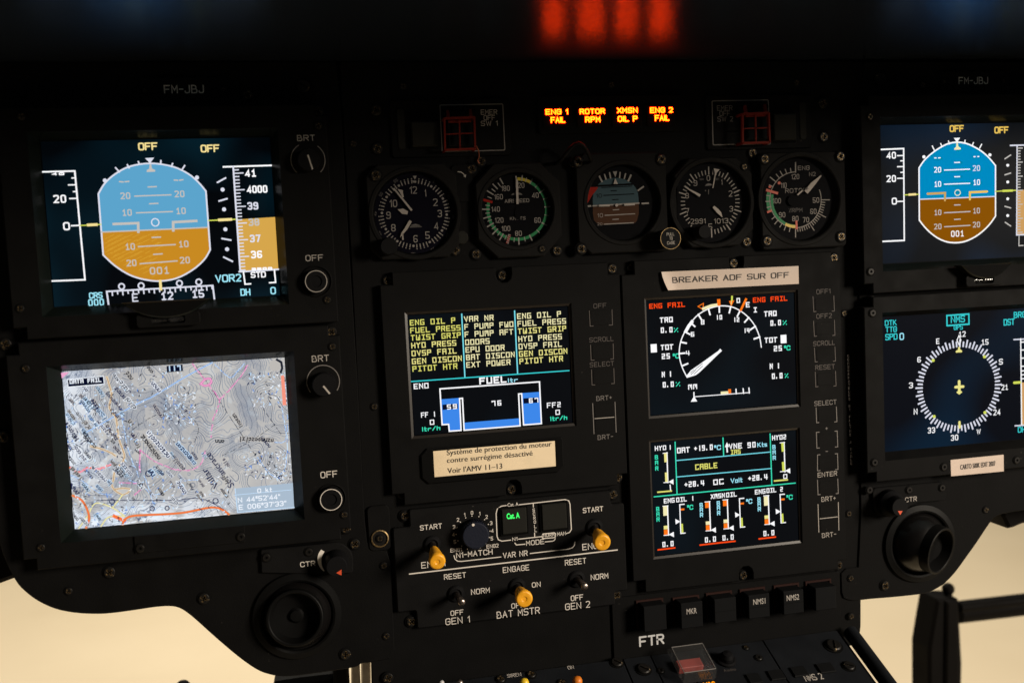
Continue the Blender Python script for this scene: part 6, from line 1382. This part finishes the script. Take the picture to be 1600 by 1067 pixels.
def clev(parent, u, v_, mat, r, L, lean=(0, 0), h=.0006, name='lever', rb=.0042):
    "lever whose rounded tip shows at pixel (u, v_)"
    x, b_ = Q(u, v_, h + L); tip = XP @ Vector((x, -h - L, b_)); x -= lean[0]; b_ -= lean[1]
    mb = MB(); base = XP @ Vector((x, -h, b_)); l = (tip - base).length; Mx = along(base, tip)
    mb.lathe([(rb, 0), (rb, .001), (r * .8, .0016)], 'screwg', along(base, base + PN), 24)
    mb.lathe([(r * .6, 0), (r * .7, l * .35), (r * .8, l * .4), (r, l * .75), (r * .98, l * .9), (r * .75, l * .97), (r * .3, l), (.00001, l)], mat, Mx, 24, True); return mb.build(name, parent)
# left plate: SIREN / ON toggles
xa, xb, xc = qx(652, 1064), qx(972, 1027), qx(1014, 1021)
root, mb = poly_panel('siren_panel', 'console plate with yellow and orange toggles lettered SIREN and ON, bottom centre', 'switch panel', rect(xa, bt, xb - .0006, -.001))
f = W(640, 1010, 5.0, 0, Q)
text(mb, f, 'SIREN', 765, 250, 880, 33, 'dimink', .16, ang=0, yoff=.0009, size=(115 * f.sx(820, 235), .0024 * 1.25)); text(mb, f, 'ON', 1238, 185, 1290, 33, 'dimink', .16, yoff=.0009, size=(52 * f.sx(1260, 170), .0030))
mb.build('plate', root)
clev(root, 819.5, 1060, 'capy', .0028, .020, (.001, .004)); clev(root, 902.5, 1057, 'capo', .0030, .020, (.001, .004))
clev(root, 718.5, 1062, 'steel', .0022, .016, (0, .002)); clev(root, 690, 1063, 'whiteband', .0016, .012, (0, .002), name='marker')
for x, y, kd, sz_ in [(950, 225, 'cross', 'b'), (712, 262, 'cross', 'b'), (1190, 292, 'cross', 'b')]: cscrew(root, 640 + x / 5, 1010 + y / 5, kd, sz_, sc=.9)
# narrow centre plate with slotted quarter-turn screws
root, mb = poly_panel('console_plate', 'narrow console plate with two slotted fasteners beside the clear-covered red button', 'plate', rect(xb, bt, xc, -.0012))
mb.build('plate', root); cscrew(root, 963.5 + 0, 1037 - .5, 'slot', 'b', sc=1.0); cscrew(root, 1005.5, 1047, 'slot', 'b', sc=1.15); 
for o in list(root.children): pass
# guarded red button plate
xd, xe = qx(1014, 1021), qx(1192, 1003)
root, mb = poly_panel('guarded_button_panel', 'console plate with a red button under a clear hinged cover', 'guarded switch', [(xd + .0004, bt), (xe, bt), (xe, -.0014), (xd + .0004, -.0014)])
f = W(960, 860, 3.636, 0, Q)
text(mb, f, 'Audio', 0, 0, 1, 1, 'faint') if False else None
x_, b0 = Q(960 + 655 / 3.636, 860 + 682 / 3.636); btext(mb, 'Audio', (x_ - .0045, b0 - .001), .0085, .0022, -.0009, 'faint')
mb.build('plate', root)
mb = MB(); 
def cbox(x0, x1, b0, b1, h0, h1, mat, mb_): 
    q = MB(XP); q.plate(rect(x0, b0, x1, b1), -h1, -h0, mat, ch=.0004); mb_.add(q.v, q.f, mat if isinstance(mat, str) else mat, False, True)
(ax_, ab_), (bx_, bb_) = Q(1062, 1044, .005), Q(1093, 1026, .005)
cbox(ax_, bx_, ab_, bb_, .0006, .005, 'redflag', mb); mb.build('red_button', root)
# clear cover: thin box open at the bottom, hinge at its left
hh = .0095; cq = [Q(u, v_, hh) for u, v_ in ((1052, 1011), (1101, 1005), (1114, 1045), (1066, 1052))]
x0, x1, b0, b1 = (cq[0][0] + cq[3][0]) / 2, (cq[1][0] + cq[2][0]) / 2, (cq[2][1] + cq[3][1]) / 2, (cq[0][1] + cq[1][1]) / 2
mb = MB(); cv = lambda x, b2, h: XP @ Vector((x, -h, b2))
def slab(a, b2, c2, d2, t, mat, mb_):
    n = (b2 - a).cross(d2 - a).normalized() * t
    vs = [a, b2, c2, d2, a + n, b2 + n, c2 + n, d2 + n]; mb_.add(vs, [[0, 1, 2, 3], [4, 5, 6, 7], [0, 1, 5, 4], [1, 2, 6, 5], [2, 3, 7, 6], [3, 0, 4, 7]], mat, False, True)
slab(cv(x0, b0, hh), cv(x1, b0, hh), cv(x1, b1, hh), cv(x0, b1, hh), .0012, 'clear', mb)
slab(cv(x0, b0, .002), cv(x1, b0, .002), cv(x1, b0, hh), cv(x0, b0, hh), .0012, 'clear', mb); slab(cv(x1, b0, .002), cv(x1, b1, .002), cv(x1, b1, hh), cv(x1, b0, hh), .0012, 'clear', mb); slab(cv(x0, b0, .002), cv(x0, b1, .002), cv(x0, b1, hh), cv(x0, b0, hh), .0012, 'clear', mb)
for a_, b2 in [((x0, b0), (x0, b1)), ((x1, b0), (x1, b1)), ((x0, b0), (x1, b0)), ((x0, b1), (x1, b1))]: mb.tube([cv(*a_, hh + .0004), cv(*b2, hh + .0004)], .0003, 'clearedge', 6)
mb.tube([cv(x0 - .0014, b0, hh * .8), cv(x0 - .0014, b1, hh * .8)], .0016, 'clear', 10); mb.build('clear_cover', root)
mb = MB(); px_, pb_ = Q(960 + 635 / 3.636, 860 + 628 / 3.636); B0 = XP @ Vector((px_, -.0006, pb_)); mb.lathe([(.0062, 0), (.0062, .0012), (.0050, .0018), (.0044, .0016), (.0042, .004), (.003, .0062), (.0002, .007)], 'rubber', along(B0, B0 + PN), 28); mb.build('audio_button', root)
cscrew(root, 960 + 263 / 3.636, 860 + 687 / 3.636, 'hex', 's', sc=.9); cscrew(root, 960 + 818 / 3.636, 860 + 613 / 3.636, 'hex', 's', sc=1.0); cscrew(root, 960 + 747 / 3.636, 860 + 556 / 3.636, 'cross', 's', sc=.9)
# radio control plate at right with MSG lamp and lettering
xg = qx(1306, 984)
root, mb = poly_panel('radio_panel', 'console radio plate with faint keys, MSG lamp and letters NMS 2, bottom right', 'radio panel', [(xe + .0005, bt), (xg, bt), (xg, -.001), (xe + .0005, -.001)])
x_, b0 = Q(960 + 1090 / 3.636, 860 + 748 / 3.636); text(mb, f, 'NMS 2', 1088, 748, 1202, 28, 'dimink', .13, yoff=.0009, size=(114 * f.sx(1140, 740), .0052))
mb.build('plate', root)
for u, v_, w_ in [(1160, 660, 98), (1010, 680, 90), (880, 700, 90), (755, 720, 80)]:
    x_, b0 = Q(960 + (u + 30) / 3.636, 860 + v_ / 3.636); m2 = MB(); cbox(x_ - w_ / 2 * .00011, x_ + w_ / 2 * .00011, b0 - .006, b0 + .002, .0006, .0018, 'key', m2); m2.build('key', root)
m2 = MB(XP); x_, b0 = Q(960 + 497 / 3.636, 860 + 756 / 3.636); cxx, cbb = Q(960 + 532 / 3.636, 860 + 752 / 3.636)
q = MB(XP); b0 -= .006; q.plate(rect(cxx - .007, b0 - .006, cxx + .007, b0 + .007), -.0016, -.0006, 'console', ch=.0003); btext(q, 'MSG', (x_, b0), 70 * f.sx(530, 745), .0052, -.0019, 'msg', 0, .03); q.build('message_lamp', root)
cscrew(root, 960 + 1243 / 3.636, 860 + 547 / 3.636, 'slot', 'b', sc=1.35); cscrew(root, 960 + 1330 / 3.636, 860 + 662 / 3.636, 'slot', 'b', sc=1.0)
# round edge rail of the console
mb = MB(); a_ = Q(1325, 990); pts = []
pts = [XP @ Vector((a_[0] + .0025, -.000 - 0, b2)) for b2 in (-.0035, -.012, -.05, -.10)]; mb.tube(pts, .0048, 'console', 20); o = mb.build('edge_rail'); tag(o, 'round blue-black rail along the right edge of the console', 'rail')
# console body below the plates
mb = MB(XP); mb.plate(rect(qx(592, 1070), bt - .02, qx(1316, 983) , .001), .0042, .06, 'panel'); o = mb.build('lower_console'); tag(o, 'dark console box sloping towards the viewer under the button row', 'console')

# ------------------------------------------------------------------ what shows behind and below the panel
def pr(u, v_, y): q = P(u, v_, y); return Vector((q[0], y, q[1]))
yb = .30; pd = thing('rudder_pedal', 'black pedal post with a ball top and a crossbar, out of focus at lower right', 'pedal', tuple(pr(1478, 1067, yb)))
mb = MB(); outp = [(1465, 936), (1499, 936), (1502, 985), (1505, 1037), (1504, 1090), (1452, 1090), (1452, 1013), (1459, 970)]
mb.plate([P(u, v_, yb) for u, v_ in outp], yb, yb + .03, 'pedal', ch=.003); mb.plate([P(u, v_, yb - .004) for u, v_ in [(1480, 940), (1498, 940), (1500, 1090), (1478, 1090)]], yb - .004, yb + .001, 'pedal', ch=.002); mb.build('post', pd)
mb = MB(); c_ = pr(1481.5, 919.5, yb + .012); rb = 11 * .00059; mb.lathe([(rb * math.sin(math.pi * i / 12) + 1e-6, -rb * math.cos(math.pi * i / 12)) for i in range(13)], 'pedal', Matrix.Translation(c_), 24, True, cap1=False); mb.bar(c_, pr(1481.5, 940, yb + .012), .006, .006, 'pedal', Vector((1, 0, 0))); mb.build('ball', pd)
mb = MB(); mb.tube([pr(1495, 956, yb + .02), pr(1560, 948.5, yb + .02), pr(1700, 932, yb + .02)], 20 * .00059, 'pedal', 24); mb.tube([pr(1500, 949, yb + .006), pr(1700, 926, yb + .006)], .005, 'pedal', 12); mb.build('crossbar', pd)
mb = MB(); y_ = .05; mb.plate([P(u, v_, y_) for u, v_ in [(549, 1030), (562, 1030), (565, 1110), (549, 1110)]], y_, y_ + .004, 'alu', ch=.0006); mb.plate([P(u, v_, y_ - .006) for u, v_ in [(565, 1028), (579, 1028), (580, 1110), (566, 1110)]], y_ - .006, y_ + .004, 'alu', ch=.0006)
o = mb.build('metal_bracket'); tag(o, 'pale metal strut showing in the gap under the left wing', 'bracket')
mb = MB(); mb.plate([P(u, v_, .07) for u, v_ in [(521, 1040), (545, 1036), (549, 1110), (522, 1110)]], .07, .10, 'pedal', ch=.002); mb.plate([P(u, v_, .09) for u, v_ in [(430, 1066), (470, 1060), (523, 1054), (530, 1120), (420, 1120)]], .09, .12, 'pedal', ch=.003); o = mb.build('support_frame'); tag(o, 'dark blurred frame member beside the pale metal strut', 'frame')
mb = MB(); c_ = pr(286, 1074, .2); mb.lathe([(.0062 * math.sin(math.pi * i / 12) + 1e-6, -.0062 * math.cos(math.pi * i / 12)) for i in range(13)], 'pedal', Matrix.Translation(c_), 20, True, cap1=False); mb.bar(c_, c_ - Vector((0, 0, .06)), .008, .008, 'pedal', Vector((1, 0, 0))); o = mb.build('pedal_knob'); tag(o, 'dark round knob just showing at the bottom edge, left of the curved wing', 'knob')
mb = MB(); y_ = .12; mb.plate([P(u, v_, y_) for u, v_ in [(-160, 500), (60, 500), (60, 880), (24, 903), (0, 912), (-160, 965)]], y_, y_ + .03, 'pedal', ch=.003); o = mb.build('door_sill'); tag(o, 'dark cabin side frame behind the left end of the panel', 'frame')
mb = MB(); y_ = .03; mb.plate([P(u, v_, y_) for u, v_ in [(1560, 780), (1720, 770), (1720, 800), (1600, 818), (1586, 824), (1577, 826), (1568, 808)]], y_, y_ + .03, 'pedal', ch=.002); o = mb.build('support_frame'); tag(o, 'dark ragged bracket under the right wing at the frame edge', 'bracket')
